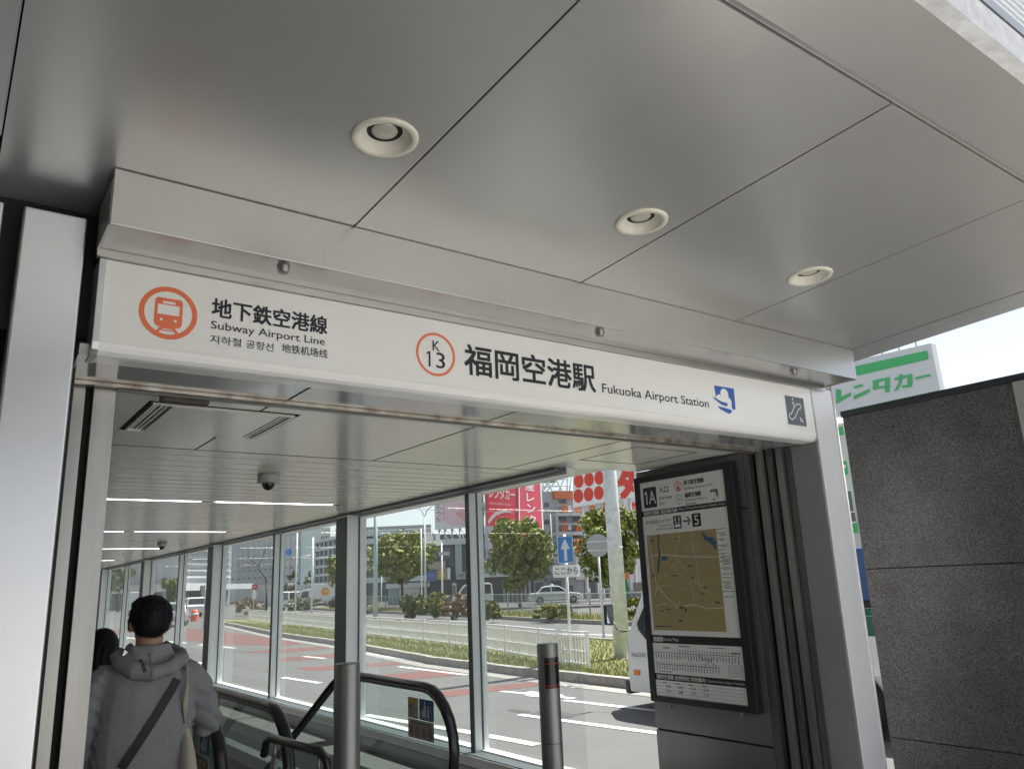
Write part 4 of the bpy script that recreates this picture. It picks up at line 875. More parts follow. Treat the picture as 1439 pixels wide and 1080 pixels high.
# ================================================================== FAR SIDE: mesh fence, shrubs, trees
random.seed(5)
mf = thing('mesh_fence', 'low blue-grey mesh fence on the far verge in front of the cars', 'fence', (22.8, 20, 0))
MFL = [(x + 1.6, y) for x, y in V2A if y >= 16][:-1]; mp_ = resample(MFL, 1.9); grey_f = mat('fence_grey_green', (.20, .25, .26), .5, .2)
pmm = MB(); pmm.box(-.025, .025, -.025, .025, 0, 1.12); pmm = pmm.mesh('post', mat('post_silver', (.42, .45, .46), .4, .4))
for x, y, a in mp_: inst(pmm, 'post', mf, (x - 22.8, y - 20, .01), a)
for za in (.12, .60, 1.05):
    for (xa, ya), (xb, yb) in zip(MFL, MFL[1:]):
        q = MB(); q.tube([(xa, ya, za), (xb, yb, za)], .02, 6); q.build('rail', MATS['post_silver'], mf)
mi = MB()
for x, y, a in resample(MFL, .14): mi.box(x - .006, x + .006, y - .006, y + .006, .13, 1.04)
mi.build('mesh_infill', grey_f, mf, kind='stuff')

leafA = mat('leaf_olive', (.26, .285, .075), .6, 0, .5, 2.2, dark=(.09, .12, .03)); leafB = mat('leaf_green', (.12, .16, .05), .6, 0, .5, 1.4, dark=(.05, .08, .025))
leafC = mat('leaf_yellow', (.20, .20, .04), .6, 0, .4, 2., dark=(.09, .11, .02)); leafD = mat('leaf_dry', (.27, .19, .10), .7, 0, .4, 2., dark=(.15, .10, .05))
for m_ in (leafA, leafB, leafC): m_.node_tree.nodes['Principled BSDF'].inputs['Specular IOR Level'].default_value = .25
def leaves(mb, c, R3, n, s, rnd=random):
    cs = []
    for k in range(max(8, n // 90)):           # clumps inside the crown volume
        while 1:
            p = Vector([rnd.uniform(-1, 1) for _ in range(3)])
            if .12 < p.length < 1.02: break
        cs.append((p, rnd.uniform(.10, .34)))
    for k in range(n):
        p, r = rnd.choice(cs); d = Vector([rnd.gauss(0, 1) for _ in range(3)]).normalized() * r * rnd.uniform(.6, 1.05); v = p + d
        q = Vector(c) + Vector((v.x * R3[0], v.y * R3[1], v.z * R3[2]))
        nrm = (d.normalized() * .8 + Vector([rnd.gauss(0, .5) for _ in range(3)])).normalized(); e1 = nrm.orthogonal().normalized(); e1.rotate(Matrix.Rotation(rnd.uniform(0, 6.28), 3, nrm)); e2 = nrm.cross(e1)
        w = s * rnd.uniform(.6, 1.2); mb.quad(q - e1 * w - e2 * w * .4, q + e1 * .2 * w - e2 * w * .6, q + e1 * w + e2 * .2 * w, q - e1 * .3 * w + e2 * w * .6)
def branch(mb, p, d, L, r, lvl, rnd, tips):
    pts = [p]; dd = d.copy()
    for k in range(3): dd = (dd + Vector([rnd.gauss(0, .14) for _ in range(3)])).normalized(); pts.append(pts[-1] + dd * L / 3)
    mb.tube(pts, [r, r * .85, r * .7, r * .5], 6 if lvl > 1 else 4)
    if lvl == 0: tips.append(pts[-1]); return
    for k in range(3 if lvl > 1 else 4):
        nd = (dd + Vector([rnd.gauss(0, .6), rnd.gauss(0, .6), rnd.gauss(.15, .4)])).normalized(); branch(mb, pts[-1] if k else pts[-2], nd, L * .62, r * .5, lvl - 1, rnd, tips)
def tree(lab, px, pyb, v, pxw, pyt, pycb, m, leaf_n=2600, seed=1, name='street_tree', bare=False, s=.16):
    rnd = random.Random(seed); t, u0 = sthing(name, lab, 'tree', px, pyb, v, z=-.1); f_ = LX(u0, v)
    zt = f_(px, pyt)[1] + .1; zb_ = f_(px, pycb)[1] + .1; wid = (f_(px + pxw / 2, (pyt + pycb) / 2)[0] - f_(px - pxw / 2, (pyt + pycb) / 2)[0]) / 2
    q = MB(); q.tube([(0, 0, 0), (.03, 0, zb_ * .5), (-.02, 0, zb_ * 1.08)], [.16, .12, .10], 8); tips = []
    if bare:
        branch(q, Vector((0, 0, zb_)), Vector((0, 0, 1)), (zt - zb_) * .42, .085, 3, rnd, tips); q.build('trunk', bark, t, local=True); return t
    for k in range(5): a = k * 1.26 + rnd.uniform(-.3, .3); q.tube([(0, 0, zb_), (wid * .35 * math.cos(a), wid * .35 * math.sin(a), zb_ + (zt - zb_) * .4)], [.07, .03], 5)
    q.build('trunk', bark, t, local=True)
    c = MB(); leaves(c, (0, 0, (zt + zb_) / 2), (wid, wid * .9, (zt - zb_) / 2), leaf_n, s, rnd); c.build('crown', m, t, local=True); return t
tree('round olive-green street tree in front of the red rental signs', 731, 848, 60, 92, 727, 822, leafA, 8600, 1, s=.17)
tree('round green street tree behind the tall pale pole, left of the double lamp', 565, 850, 64, 88, 750, 818, leafA, 8400, 2, s=.17)
tree('broad street tree right of the blue arrow sign, behind the thick pole', 862, 848, 57, 88, 705, 815, leafA, 9000, 3, s=.165)
tree('street tree partly behind the thick glass wall post', 480, 846, 84, 42, 762, 832, leafA, 2600, 4)
tree('bare leafless tree by the no entry sign', 374, 846, 74, 60, 752, 822, None, 0, 5, bare=True)
tree('small sparse tree left of the white car', 407, 846, 90, 26, 800, 834, leafB, 420, 6); tree('small sparse tree beside the white box truck', 433, 846, 95, 22, 802, 835, leafB, 420, 7)
tree('yellowish tree at the far left end of the corridor view', 166, 850, 120, 34, 796, 832, leafC, 1400, 8, s=.25); tree('yellowish tree seen just above the man\'s head', 243, 846, 120, 30, 805, 838, leafC, 1400, 9, s=.25)
def shrub(lab, px, py, v, w, h, m, n=700, seed=0, name='shrub'):
    t, u0 = sthing(name, lab, 'shrub', px, py, v, z=.0); c = MB(); rnd = random.Random(seed)
    leaves(c, (0, 0, h * .56), (w * .58, w * .45, h * .58), int(n * 2.6), .07, rnd); q = MB()
    for k in range(5): q.tube([(0, 0, 0), (rnd.uniform(-w, w) * .3, rnd.uniform(-.2, .2), h * .7)], [.02, .008], 4)
    q.build('stem', bark, t, local=True); c.build('foliage', m, t, local=True); return t
shrub('rounded dull green shrub left of the yellow-green shrub', 580, 868, 47, 1.5, 1.15, leafB, 1500, 1); shrub('yellow-green shrub in the middle of the shrub row', 612, 868, 46, 1.6, 1.1, leafC, 1500, 2)
shrub('reddish dry shrub right of the yellow-green shrub', 642, 868, 44, 1.5, 1.05, leafD, 1300, 3); shrub('small bright yellow-green shrub right of the glass mullion', 693, 870, 38, .85, .75, leafC, 900, 4)
shrub('low yellow-green shrub in front of the taxi', 775, 868, 36, 1.5, .6, leafC, 900, 5); shrub('olive shrub just right of the thick pole', 893, 862, 33, .9, .8, leafC, 800, 6)
shrub('dry brown shrub by the no entry sign', 352, 850, 70, 1.9, 1.2, leafD, 900, 7); shrub('green shrub at the foot of the small sparse tree', 425, 850, 75, 2.6, 1.1, leafB, 900, 8)
# grass blades on both verges
def grass(name, lab, area, n, h, m, z=0.):
    mb = MB()
    for k in range(n):
        x, y = area(); hh = h * random.uniform(.4, 1.3); a = random.uniform(0, 6.28); w = .006 + hh * .045; b = Vector((math.cos(a), math.sin(a), 0)) * w; tp = Vector((random.gauss(0, .35), random.gauss(0, .35), 1)) * hh; p = Vector((x, y, z))
        mb.add([p - b, p + b, p + tp], [(0, 1, 2)])
    o = mb.build(name, m, None); o['kind'] = 'stuff'; return o
def lerp_line(pl, y):
    for (xa, ya), (xb, yb) in zip(pl, pl[1:]):
        if ya <= y <= yb: return xa + (xb - xa) * (y - ya) / (yb - ya)
    return pl[-1][0]
def aA():
    while 1:
        y = 5 + 47 * random.random() ** 1.8; x0 = lerp_line(KERB, y) + .17; x1 = lerp_line(FARS, y) - .2
        x = x0 + (x1 - x0) * random.random() ** 1.3
        if x < 15.2: return x, y
def aK():
    y = 5 + 47 * random.random() ** 1.5; x0 = lerp_line(KERB, y) + .17; return x0 + abs(random.gauss(0, .3)), y
grass('verge_grass', None, aA, 46000, .085, mat('grass_blade', (.19, .25, .07), .7, 0, .4, .8, dark=(.27, .235, .10)), 0)
grass('verge_grass', None, aK, 9000, .10, MATS['grass_blade'], 0)
def aB():
    y = 12 + 60 * random.random() ** 1.4; x0 = lerp_line(V2A, y) + .12; return x0 + random.random() * 2.2, y
grass('far_verge_grass', None, aB, 16000, .22, mat('grass_dry', (.34, .30, .12), .8, 0, .4, .9, dark=(.17, .21, .06)), .01)
for o_ in [o for o in COL.objects if 'grass' in o.name and o.get('kind') == 'stuff']: o_['kind'] = 'stuff'

# ================================================================== STREET FURNITURE FAR
def pole(lab, px, pyt, pyb, v, r, m, arms=None, name='pole', cat='pole', plates=()):
    t, u0 = sthing(name, lab, cat, px, pyb, v, z=-.1); f_ = LX(u0, v); x, zt = f_(px, pyt); zt += .1
    q = MB(); q.tube([(0, 0, 0), (0, 0, zt)], [r, r * .75], 10); q.build('shaft', m, t, local=True)
    for a in (arms or ()):
        q = MB(); q.tube([(f_(x_, y_)[0] - f_(px, y_)[0], 0, f_(px, y_)[1] + .1) for x_, y_ in a], r * .55, 6); q.build('arm', m, t, local=True)
    for pts, mm, nm in plates:
        q = MB(); q.prism([(f_(x_, y_)[0] - f_(px, y_)[0], -r - .03, f_(px, y_)[1] + .1) for x_, y_ in pts], (0, .02, 0)); q.build(nm, mm, t, local=True)
    return t
ec = lambda cx, cy, r, n=16: [(cx + r * math.cos(2 * math.pi * k / n), cy + r * math.sin(2 * math.pi * k / n)) for k in range(n)]
pq = lambda a, b, c, d: [(a, d), (b, d), (b, c), (a, c)]
bl_pole = mat('blue_grey_pole', (.36, .44, .48), .5, .1); sgrey = mat('sign_grey', (.45, .46, .46), .5)
pole('tall blue-grey pole right of the thick glass wall post', 527.5, 690, 868, 40, .115, bl_pole)
pole('slim double-armed street lamp', 598, 722, 850, 55, .075, galv, [[(598, 726), (594, 716), (588, 710), (575, 706)], [(598, 726), (602, 716), (610, 710), (627, 707)]], 'street_lamp', 'street lamp')
pole('slim white post left of the double lamp', 593, 742, 850, 60, .06, wpaint, [[(593, 758), (602, 758)]], plates=[(ec(603, 757, 7, 14), wpaint, 'signal_back')])
pole('white signal pole with striped bracket before the dark building', 622, 762, 850, 56, .07, wpaint, [[(597, 762), (622, 760)]], plates=[(pq(614, 620, 749, 766), wpaint, 'signal_box'), (pq(618, 633, 775, 780), sgrey, 'bracket')])
pole('white pole with blue disabled parking sign', 415, 742, 852, 62, .07, wpaint, plates=[(ec(404, 775, 4.8), sign_blue, 'round_sign')])
pole('white pole left of the grey tower', 438, 755, 848, 66, .10, wpaint, [[(420, 782), (438, 779)]])
pole('post with two round grey signs', 481, 786, 862, 48, .035, wpaint, plates=[(ec(481, 793, 5, 18), sgrey, 'round_sign'), (ec(481, 809, 5, 18), sgrey, 'round_sign'), (pq(477, 485, 799, 803), wpaint, 'plate')], name='road_sign', cat='road sign')
pole('no entry sign on a post', 356, 820, 856, 66, .03, wpaint, plates=[(ec(357, 824, 4.4, 18), mat('sign_red', (.62, .03, .04), .5), 'red_disc')], name='road_sign', cat='road sign')
ne = [o for o in COL.objects if o.get('label') == 'no entry sign on a post'][0]
u0_, z_ = uz(357, 824, 66); q = MB(); q.box(-.13, .19, -.092, -.086, z_ + .1 - .035, z_ + .1 + .035); q.build('white_bar', white_ink, ne, local=True)
q = MB(); q.box(-.14, .20, -.05, -.03, z_ - .85, z_ - .30); q.build('lower_plate', wpaint, ne, local=True)
pole('tall white pole seen beyond the glass at far left', 290, 740, 858, 50, .06, galv); pole('grey pole left of the white rear van', 287, 820, 872, 44, .06, galv, name='bollard_post', cat='post')
pole('slim post with blue direction sign under the tree', 536, 800, 850, 70, .05, wpaint, plates=[(pq(538, 547, 800, 807), sign_blue, 'blue_sign')], name='road_sign', cat='road sign')
pole('slim grey mast by the orange apartment block', 777, 722, 790, 88, .06, galv); pole('white thin mast right of the thick pole', 872, 690, 848, 70, .07, mat('mast_tan', (.5, .36, .22), .5))
pole('green and orange banner post right of the thick pole', 884, 806, 850, 52, .12, mat('banner_green', (.03, .16, .08), .5), plates=[(pq(879, 887, 804, 814), mat('banner_orange', (.6, .2, .06), .5), 'cap')], name='banner_post', cat='banner')
tb = thing('traffic_barrel', 'orange traffic barrel at the tip of the verge', 'traffic barrel', G(273, 872)); q = MB(); q.lathe((0, 0, 0), [(.0001, .82), (.2, .82), (.26, .55), (.30, 0)], 18); q.build('barrel', mat('barrel_orange', (.75, .12, .05), .5), tb, local=True); q = MB(); q.lathe((0, 0, 0), [(.262, .56), (.268, .56), (.28, .42), (.272, .42)], 18); q.build('white_band', white_ink, tb, local=True)
# overhead wire
for (xa, ya, va), (xb, yb, vb), nm in (((560, 713, 70), (905, 712, 58), 'upper'), ((330, 742, 75), (520, 752, 75), 'low')):
    ua, za = uz(xa, ya, va); ub, zb2 = uz(xb, yb, vb); q = MB(); q.tube([sfw(ua + (ub - ua) * k / 10, va + (vb - va) * k / 10, za + (zb2 - za) * k / 10 - .35 * (1 - (k / 5 - 1) ** 2)) for k in range(11)], .018, 4)
    tag(q.build('overhead_wire', mat('wire', (.30, .32, .32), .6), None), 'thin overhead wire crossing in front of the rental signs' if nm == 'upper' else 'thin overhead wire across the far left street', 'wire')

# ================================================================== BUILDINGS AND BILLBOARDS
random.seed(9)
def E(px, py, v): u, z = uz(px, py, v); return u, z
class SB:
    """a building face between two sight columns, built at its own distance with real depth"""
    def __init__(s, name, lab, cat, pa, va, pb, vb, pyref=835, depth=10, group=None, zbase=-.12):
        ua, _ = E(pa, pyref, va); ub, _ = E(pb, pyref, vb); s.A = sfw(ua, va); s.Bv = sfw(ub, vb); d = (s.Bv - s.A); s.len = d.length; s.ang = math.atan2(d.y, d.x)
        s.t = thing(name, lab, cat, (s.A.x, s.A.y, zbase), s.ang, group); s.depth = depth; s.M = WM[s.t].inverted()
    def p(s, px, py):                      # pixel -> (x, z) on the face plane
        d = ray(px, py); N = Vector((-math.sin(s.ang), math.cos(s.ang), 0)); t = (s.A - CAM).dot(N) / d.dot(N); q = s.M @ (CAM + d * t); return q.x, q.z
    def box(s, name, m, x0, x1, z0, z1, y0=0., y1=None, parent=None):
        q = MB(); q.box(x0, x1, y0, s.depth if y1 is None else y1, z0, z1); return q.build(name, m, parent or s.t, local=True)
    def pbox(s, name, m, px0, px1, py0, py1, y0=0., y1=None, parent=None):
        x0, z1 = s.p(px0, py0); x1, z0 = s.p(px1, py1); return s.box(name, m, min(x0, x1), max(x0, x1), max(0.01, min(z0, z1)), max(z0, z1), y0, y1, parent)
    def frame(s, lift=.02): return ((0, -lift, 0), (1, 0, 0), (0, 0, 1), (0, -1, 0))
    def txt(s, body, px0, px1, py0, py1, m, bold=.01, lift=.03, rows=None):
        x0, z1 = s.p(px0, py0); x1, z0 = s.p(px1, py1); return text(body, (x0, x1, z0, z1), s.frame(0), m, s.t, bold=bold, lift=lift, local=True)
    def poly(s, name, m, pls, lift=.02):
        return shape([[s.p(*q) for q in pl] for pl in pls], s.frame(0), m, s.t, name, lift, local=True)
bd = lambda n, c, r=.6, mt=0.: mat(n, c, r, mt, .06, .4)
grey_b = bd('building_grey', (.36, .36, .38)); lilac_b = bd('building_lilac_grey', (.40, .40, .44)); dark_b = bd('building_charcoal', (.075, .085, .095)); white_b = bd('building_white', (.66, .66, .65))
glassb = mat('facade_glass', (.36, .43, .46), .2, .3, .1, .2); slab_b = bd('deck_edge', (.55, .58, .60)); deckd = bd('deck_dark', (.11, .14, .16)); winb = mat('far_window', (.09, .11, .13), .2)
red_s = mat('sign_crimson', (.62, .045, .075), .45); red_v = mat('sign_red_pink', (.66, .05, .10), .45); bluesg = mat('sign_slate_blue', (.14, .22, .42), .5); wsign = mat('sign_white', (.80, .80, .80), .45); steelw = mat('sign_frame', (.45, .46, .46), .5)
def legs(b, px0, px1, py0, n=3, py1=None):
    x0, z = b.p(px0, py0); x1, _ = b.p(px1, py0)
    for k in range(n): x = x0 + (x1 - x0) * (k + .5) / n; b.box('support_post', steelw, x - .12, x + .12, .01, z, .12, .36)
# pink billboard
b = SB('billboard', 'pale pink advertising billboard with magenta lettering above the dark building', 'billboard', 610, 92, 674, 90, depth=.5)
b.pbox('panel', wsign, 610, 674, 676, 739.5, 0, .35)
pk = mat('ad_pink', (.78, .42, .42), .5); pl = mat('ad_pale_pink', (.80, .60, .62), .5)
b.poly('printed_area', pl, [[(628, 690), (636, 683), (674, 672), (674, 737), (655, 738), (634, 738), (622, 730), (622, 712)]], .37 - .35)
b.poly('printed_shape', pk, [[(634, 690), (642, 684), (674, 676), (674, 700), (660, 703), (646, 701), (636, 698)], [(640, 722), (652, 712), (674, 708), (674, 734), (654, 733)]], .03)
b.poly('printed_grey', bd('ad_grey', (.30, .31, .33)), [[(620, 690), (628, 687), (629, 700), (622, 698)]], .04)
for k, c in enumerate('ぬがつった'): b.txt(c, 613.2, 619.6, 699 + k * 7.4 - 2, 699 + k * 7.4 + 3.6, mat('ad_magenta', (.62, .10, .42), .5), .02, .05)
for k, c in enumerate('うるおい'): b.txt(c, 621.5, 625, 707 + k * 6, 710.5 + k * 6, MATS['ad_magenta'], .0, .05)
for px in (616, 624, 634, 645, 656, 668):
    x, z = b.p(px, 739); b.box('support_post', steelw, x - .09, x + .09, .01, z, .1, .28)
    q = MB(); q.cyl((x, .3, z - .2), (x + 1.1, 1.2, z - 2.0), .06, 6); q.build('brace', steelw, b.t, local=True)
# blue banner sign
b = SB('banner_sign', 'tall slate blue banner sign with pale figures, right of the glass mullion', 'sign', 668, 84, 683.6, 84, depth=.4)
b.pbox('panel', bluesg, 668.3, 681.8, 676, 786, 0, .3); b.pbox('edge', wsign, 682, 683.6, 675, 786, 0, .3)
b.poly('pale_figure', mat('pale_cyan', (.50, .68, .72), .5), [[(671.5, 713), (675, 705), (680, 704), (682, 712), (681, 722), (679, 740), (677, 752), (675, 740), (673, 728)], [(668.6, 712), (671, 720), (670.5, 735), (672.5, 752), (673.5, 768), (670.5, 757), (668.6, 742)]], .02)
b.poly('dark_figure', bd('figure_slate', (.16, .26, .30)), [[(674.5, 714), (679, 712), (679.6, 724), (676, 726)]], .03)
b.txt('空港', 670, 680.5, 687, 699, wsign, .0); b.txt('駅前', 671, 681, 757, 768, wsign, .0)
legs(b, 668, 683, 786, 2)
# crimson billboard with grey foot
b = SB('billboard', 'crimson rental car billboard with white Japanese lettering and a white swoosh', 'billboard', 684.8, 82, 727.6, 86, depth=.6)
b.pbox('panel', red_s, 684.9, 727.4, 664, 751, 0, .4); b.pbox('lower_panel', mat('sign_silver', (.42, .44, .47), .4, .2), 684.9, 727.4, 738, 772, -.012, .39)
b.poly('cover', red_s, [[(685, 737), (727.3, 730.5), (727.3, 738.5), (685, 738.5)]], .014)
b.txt('日産', 687.5, 701, 676.5, 682.5, wsign, .012); b.txt('レンタカー', 687, 723.5, 683.5, 702.5, wsign, .014)
b.txt('NISSAN RENT A CAR', 688, 717.5, 705.2, 710.2, wsign, .0)
sw = [(685.5, 732), (690, 724.5), (697, 718.5), (706, 715.8), (714, 716.5), (721.5, 721), (713, 719.8), (705, 720.8), (697, 724.5), (691, 730.5), (686.5, 736.5)]
b.poly('swoosh', mat('swoosh_silver', (.62, .58, .58), .4), [sw], .02)
b.txt('NISSAN', 692, 718, 743.5, 749, grey_ink, .012, .05)
legs(b, 685, 727, 772, 3)
# vertical red sign
b = SB('vertical_sign', 'tall narrow pink-red vertical sign with large white Japanese letters', 'sign', 728.6, 80, 764.6, 84, depth=.6)
xa, _ = b.p(728.6, 700); 
q = MB(); c0 = [b.p(*p_) for p_ in ((728.9, 655), (758.5, 655), (765.3, 784), (729.5, 785))]
q.prism([(c0[0][0], 0, c0[0][1]), (c0[3][0] + 0, 0, c0[3][1]), (c0[2][0], 0, c0[2][1]), (c0[1][0], 0, c0[1][1])], (0, .45, 0)); q.build('panel', red_v, b.t, local=True)
b.poly('white_edge', wsign, [[(757.4, 655), (759.2, 655), (766, 784), (763.8, 784)], [(728.6, 655), (729.8, 655), (730.4, 740), (729, 740)]], .02)
for c, y0, y1, x0, x1 in (('日', 662, 673, 737, 748.5), ('産', 675.5, 690, 737.5, 750.5), ('レ', 692.5, 705, 739.5, 750.5), ('ン', 707.5, 721, 740, 752), ('タ', 723, 737, 741, 753), ('カ', 740, 753, 742, 754), ('ー', 757, 768, 748, 751)): b.txt(c, x0, x1, y0, y1, wsign, .016)
legs(b, 735, 763, 784, 2)
# green lattice roof sign
b = SB('roof_sign', 'green and white round roof sign behind a white steel lattice', 'sign', 760.5, 98, 806, 98, depth=1.2)
gsign = mat('sign_green', (.05, .33, .20), .45)
b.poly('green_panel', gsign, [[(761, 655), (786, 652), (796, 664), (790, 672), (776, 678), (764, 678), (761, 670)]], -.2)
for (x0, y0, x1, y1) in [(761, 690, 790, 656), (768, 690, 800, 656), (776, 690, 761, 660), (761, 676, 800, 672), (761, 684, 800, 682), (790, 690, 772, 655), (785, 690, 798, 660), (763, 690, 763, 655), (797, 690, 797, 655), (800, 690, 805, 660), (765, 688, 778, 655), (761, 667, 792, 668)]:
    a0 = b.p(x0, y0); a1 = b.p(x1, y1); q = MB(); q.cyl((a0[0], 0, a0[1]), (a1[0], 0, a1[1]), .09, 5); q.build('lattice_bar', wsign, b.t, local=True)
# orange and grey apartment block
b = SB('apartment_block', 'grey apartment block with orange balcony panels under the roof sign', 'building', 761, 99, 900, 104, depth=14)
b.pbox('wall', lilac_b, 758, 905, 690, 860, .0)
for k, py in enumerate((706, 730, 752, 778)): b.pbox('window', winb, 764.5, 771.5, py, py + 6.5, -.03, .0)
b.pbox('roof_house', mat('orange_wall', (.62, .17, .07), .6), 776, 803, 690, 701, -.6, -.001)
for fl_, (py, ph) in enumerate(((708, 14), (733, 15), (756, 14), (776, 12))):
    b.pbox('balcony_slab', slab_b, 776, 903, py + ph, py + ph + 2.6, -1.3, -.001)
    for k in range(6):
        x0 = 785 + k * 19.5
        o_ = b.pbox('orange_panel', MATS['orange_wall'], x0, x0 + 8.5, py, py + ph, -.9, -.8)
        b.pbox('window', winb, x0, x0 + 11, py - 7, py - 1, -.03, -.0005)
        if k % 2 == 0: b.pbox('laundry', wsign, x0 + 9.5, x0 + 14, py + 3, py + ph - 3, -.85, -.78)
    b.pbox('handrail', steelw, 776, 903, py + ph - 12, py + ph - 11.3, -1.25, -1.18)
b.pbox('drain_pipe', steelw, 777, 778, 718, 795, -1.5, -1.3)
# white board with red dots
b = SB('dotted_signboard', 'white signboard with large red dots and a red letter, behind the thick pole', 'sign', 804.8, 76, 895, 72, depth=.6)
q = MB(); c0 = [b.p(*p_) for p_ in ((804.6, 640), (896, 640), (896, 697.5), (805.2, 712.5))]
q.prism([(c0[0][0], 0, c0[0][1]), (c0[3][0], 0, c0[3][1]), (c0[2][0], 0, c0[2][1]), (c0[1][0], 0, c0[1][1])], (0, .4, 0)); q.build('panel', wsign, b.t, local=True)
rdd = mat('dot_red', (.68, .06, .035), .5)
dots = []
for r in range(4):
    for c in range(4): dots.append(ec(812.8 + c * 14.4 + r * .6, 696.5 - r * 21 - c * 2.2, 6.9, 16))
dots = [[(x, y * 1 + (y - sum(p[1] for p in d) / len(d)) * .42) for x, y in d] for d in dots]
b.poly('red_dot', rdd, dots, .02)
b.txt('タ', 868, 892, 660, 697, rdd, .06)
legs(b, 805, 895, 706, 4)
# grey shop
b = SB('shop_building', 'low grey shop building with black brush lettering board behind the taxi', 'building', 748, 80, 868, 82, depth=10)
b.pbox('wall', grey_b, 748, 866, 783, 856); b.pbox('upper_wall', bd('shop_white', (.50, .50, .49)), 806, 866, 778, 812, -.4, -.001)
b.pbox('name_board', bd('board_grey', (.33, .33, .34)), 771, 787.5, 784, 807, -.25, -.01)
for c, x0, x1, y0, y1 in (('ら', 772.6, 778.5, 786, 797), ('ハ', 779, 786.5, 792, 803)): b.txt(c, x0, x1, y0, y1, ink, .035, .27)
b.pbox('awning', bd('awning', (.18, .18, .18)), 765, 795, 812, 815, -1.2, -.01)
for a in ((752, 764, 818, 836), (774, 790, 816, 845), (798, 806, 822, 838), (821, 837, 816, 832), (841, 856, 830, 842)): b.pbox('shop_window', winb, *a, -.06, -.01)
b.pbox('white_pillar', wsign, 822, 827, 826, 848, -.9, -.6); b.pbox('white_pillar', wsign, 838, 842, 814, 848, -.35, -.05)
b.pbox('poster', red_s, 757, 765.5, 773, 783, -.3, -.02)
b.pbox('poster', MATS['orange_wall'], 807, 829, 757, 777, -.3, -.02)
# building behind tree 1: dark low shop w/ white window writing, right of the mullion
b = SB('corner_shop', 'grey corner shop with white scribbled glazing below the crimson billboard', 'building', 669, 78, 750, 79, depth=9)
b.pbox('wall', dark_b, 668, 750, 806, 856); b.pbox('upper_panel', bd('panel_pale', (.34, .37, .37)), 668, 715, 784, 806, -.2, -.0)
b.pbox('roof_edge', slab_b, 667, 750, 805, 808, -.35, -.01)
b.poly('white_lettering', wsign, [[(672 + k * 4.2, 800), (673.4 + k * 4.2, 790), (674.4 + k * 4.2, 790), (673.2 + k * 4.2, 801)] for k in range(6)], .22)
for k in range(7): b.pbox('shutter_panel', bd('shutter', (.30, .30, .29)), 706 + k * 6, 710.5 + k * 6, 812, 846, -.12, -.01)
b.pbox('brick_pier', bd('brick_pier', (.20, .08, .05)), 690, 694, 809, 850, -.15, -.01)
# dark building left of the mullion
b = SB('dark_building', 'dark charcoal building with small coloured signboards under the pink billboard', 'building', 603, 84, 672, 83, depth=12)
b.pbox('wall', dark_b, 604, 672, 762, 856); b.pbox('parapet', slab_b, 603, 672, 758.5, 763, -.2, -.001); b.pbox('pale_bay', bd('pale_bay', (.36, .42, .42)), 640, 650, 764, 806, -.15, -.002)
for k in range(2): b.pbox('window', winb, 607 + k * 15, 619 + k * 15, 768, 784, -.05, -.003)
b.pbox('signboard', bd('board_tan', (.40, .36, .28)), 605.5, 627, 789, 799, -.35, -.15); b.pbox('signboard', bd('board_blue', (.10, .16, .40)), 601.5, 614.8, 801.5, 816, -.45, -.2); b.pbox('signboard', bd('board_olive', (.38, .33, .14)), 615.2, 630, 799, 814, -.45, -.2); b.pbox('signboard', wsign, 630.2, 634.5, 797.5, 813.5, -.45, -.2)
b.txt('WEST', 603.5, 612.5, 806, 811, mat('pale_blue_ink', (.35, .42, .62), .5), .0, .47); b.txt('味', 619, 627, 801.5, 811.5, mat('yellow_ink', (.7, .55, .08), .5), .01, .47)
b.pbox('signboard', bd('board_pale', (.46, .50, .48)), 642.5, 655.5, 803.5, 813, -.45, -.2); b.txt('空港前', 644, 654, 805.5, 811, ink, .0, .47)
b.pbox('doorway_light', wsign, 636, 642, 819, 834, -.1, -.01); b.pbox('board_wood', bd('board_wood', (.30, .2, .12)), 637, 640.5, 822, 842, -.2, -.11)
for k in range(6): b.pbox('roof_pipe', steelw, 644 + k * 4.5, 645 + k * 4.5, 745 + (k % 3) * 3, 759, .4, .6)
# parking deck: right front part and receding left part
b = SB('parking_deck', 'multi-storey parking deck with pale slab edges behind the round tree', 'building', 500, 118, 606, 118, depth=24)
b.pbox('core', deckd, 500, 606, 750, 860, .3)
for py in (746.5, 757.5, 768.5, 781, 795, 812): b.pbox('slab_edge', slab_b, 499, 606, py, py + 3.0, -.25, .6)
for k in range(22): b.pbox('railing_post', steelw, 501 + k * 4.8, 501.5 + k * 4.8, 740.5, 746.5, -.2, -.1)
b.pbox('railing', steelw, 500, 606, 741, 741.6, -.2, -.12)
b = SB('parking_deck', 'dark banded parking deck left of the thick glass wall post', 'building', 440, 138, 500, 118.5, depth=24)
x1 = b.len; zt = [b.p(500, 746.5)[1] - k * b.p(500, 746.5)[1] * .137 for k in range(7)]
b.box('core', deckd, 0, x1, .01, zt[0] - .5, .3)
for z in zt: b.box('slab_edge', slab_b, -.1, x1, max(.02, z - .45), z, -.25, .6)
for k in range(16): b.box('railing_post', steelw, k * x1 / 16, k * x1 / 16 + .08, zt[0], zt[0] + 1.1, -.2, -.1)
for k in range(9): b.box('column', slab_b, k * x1 / 9, k * x1 / 9 + .5, .02, zt[0] - .5, .15, .29)
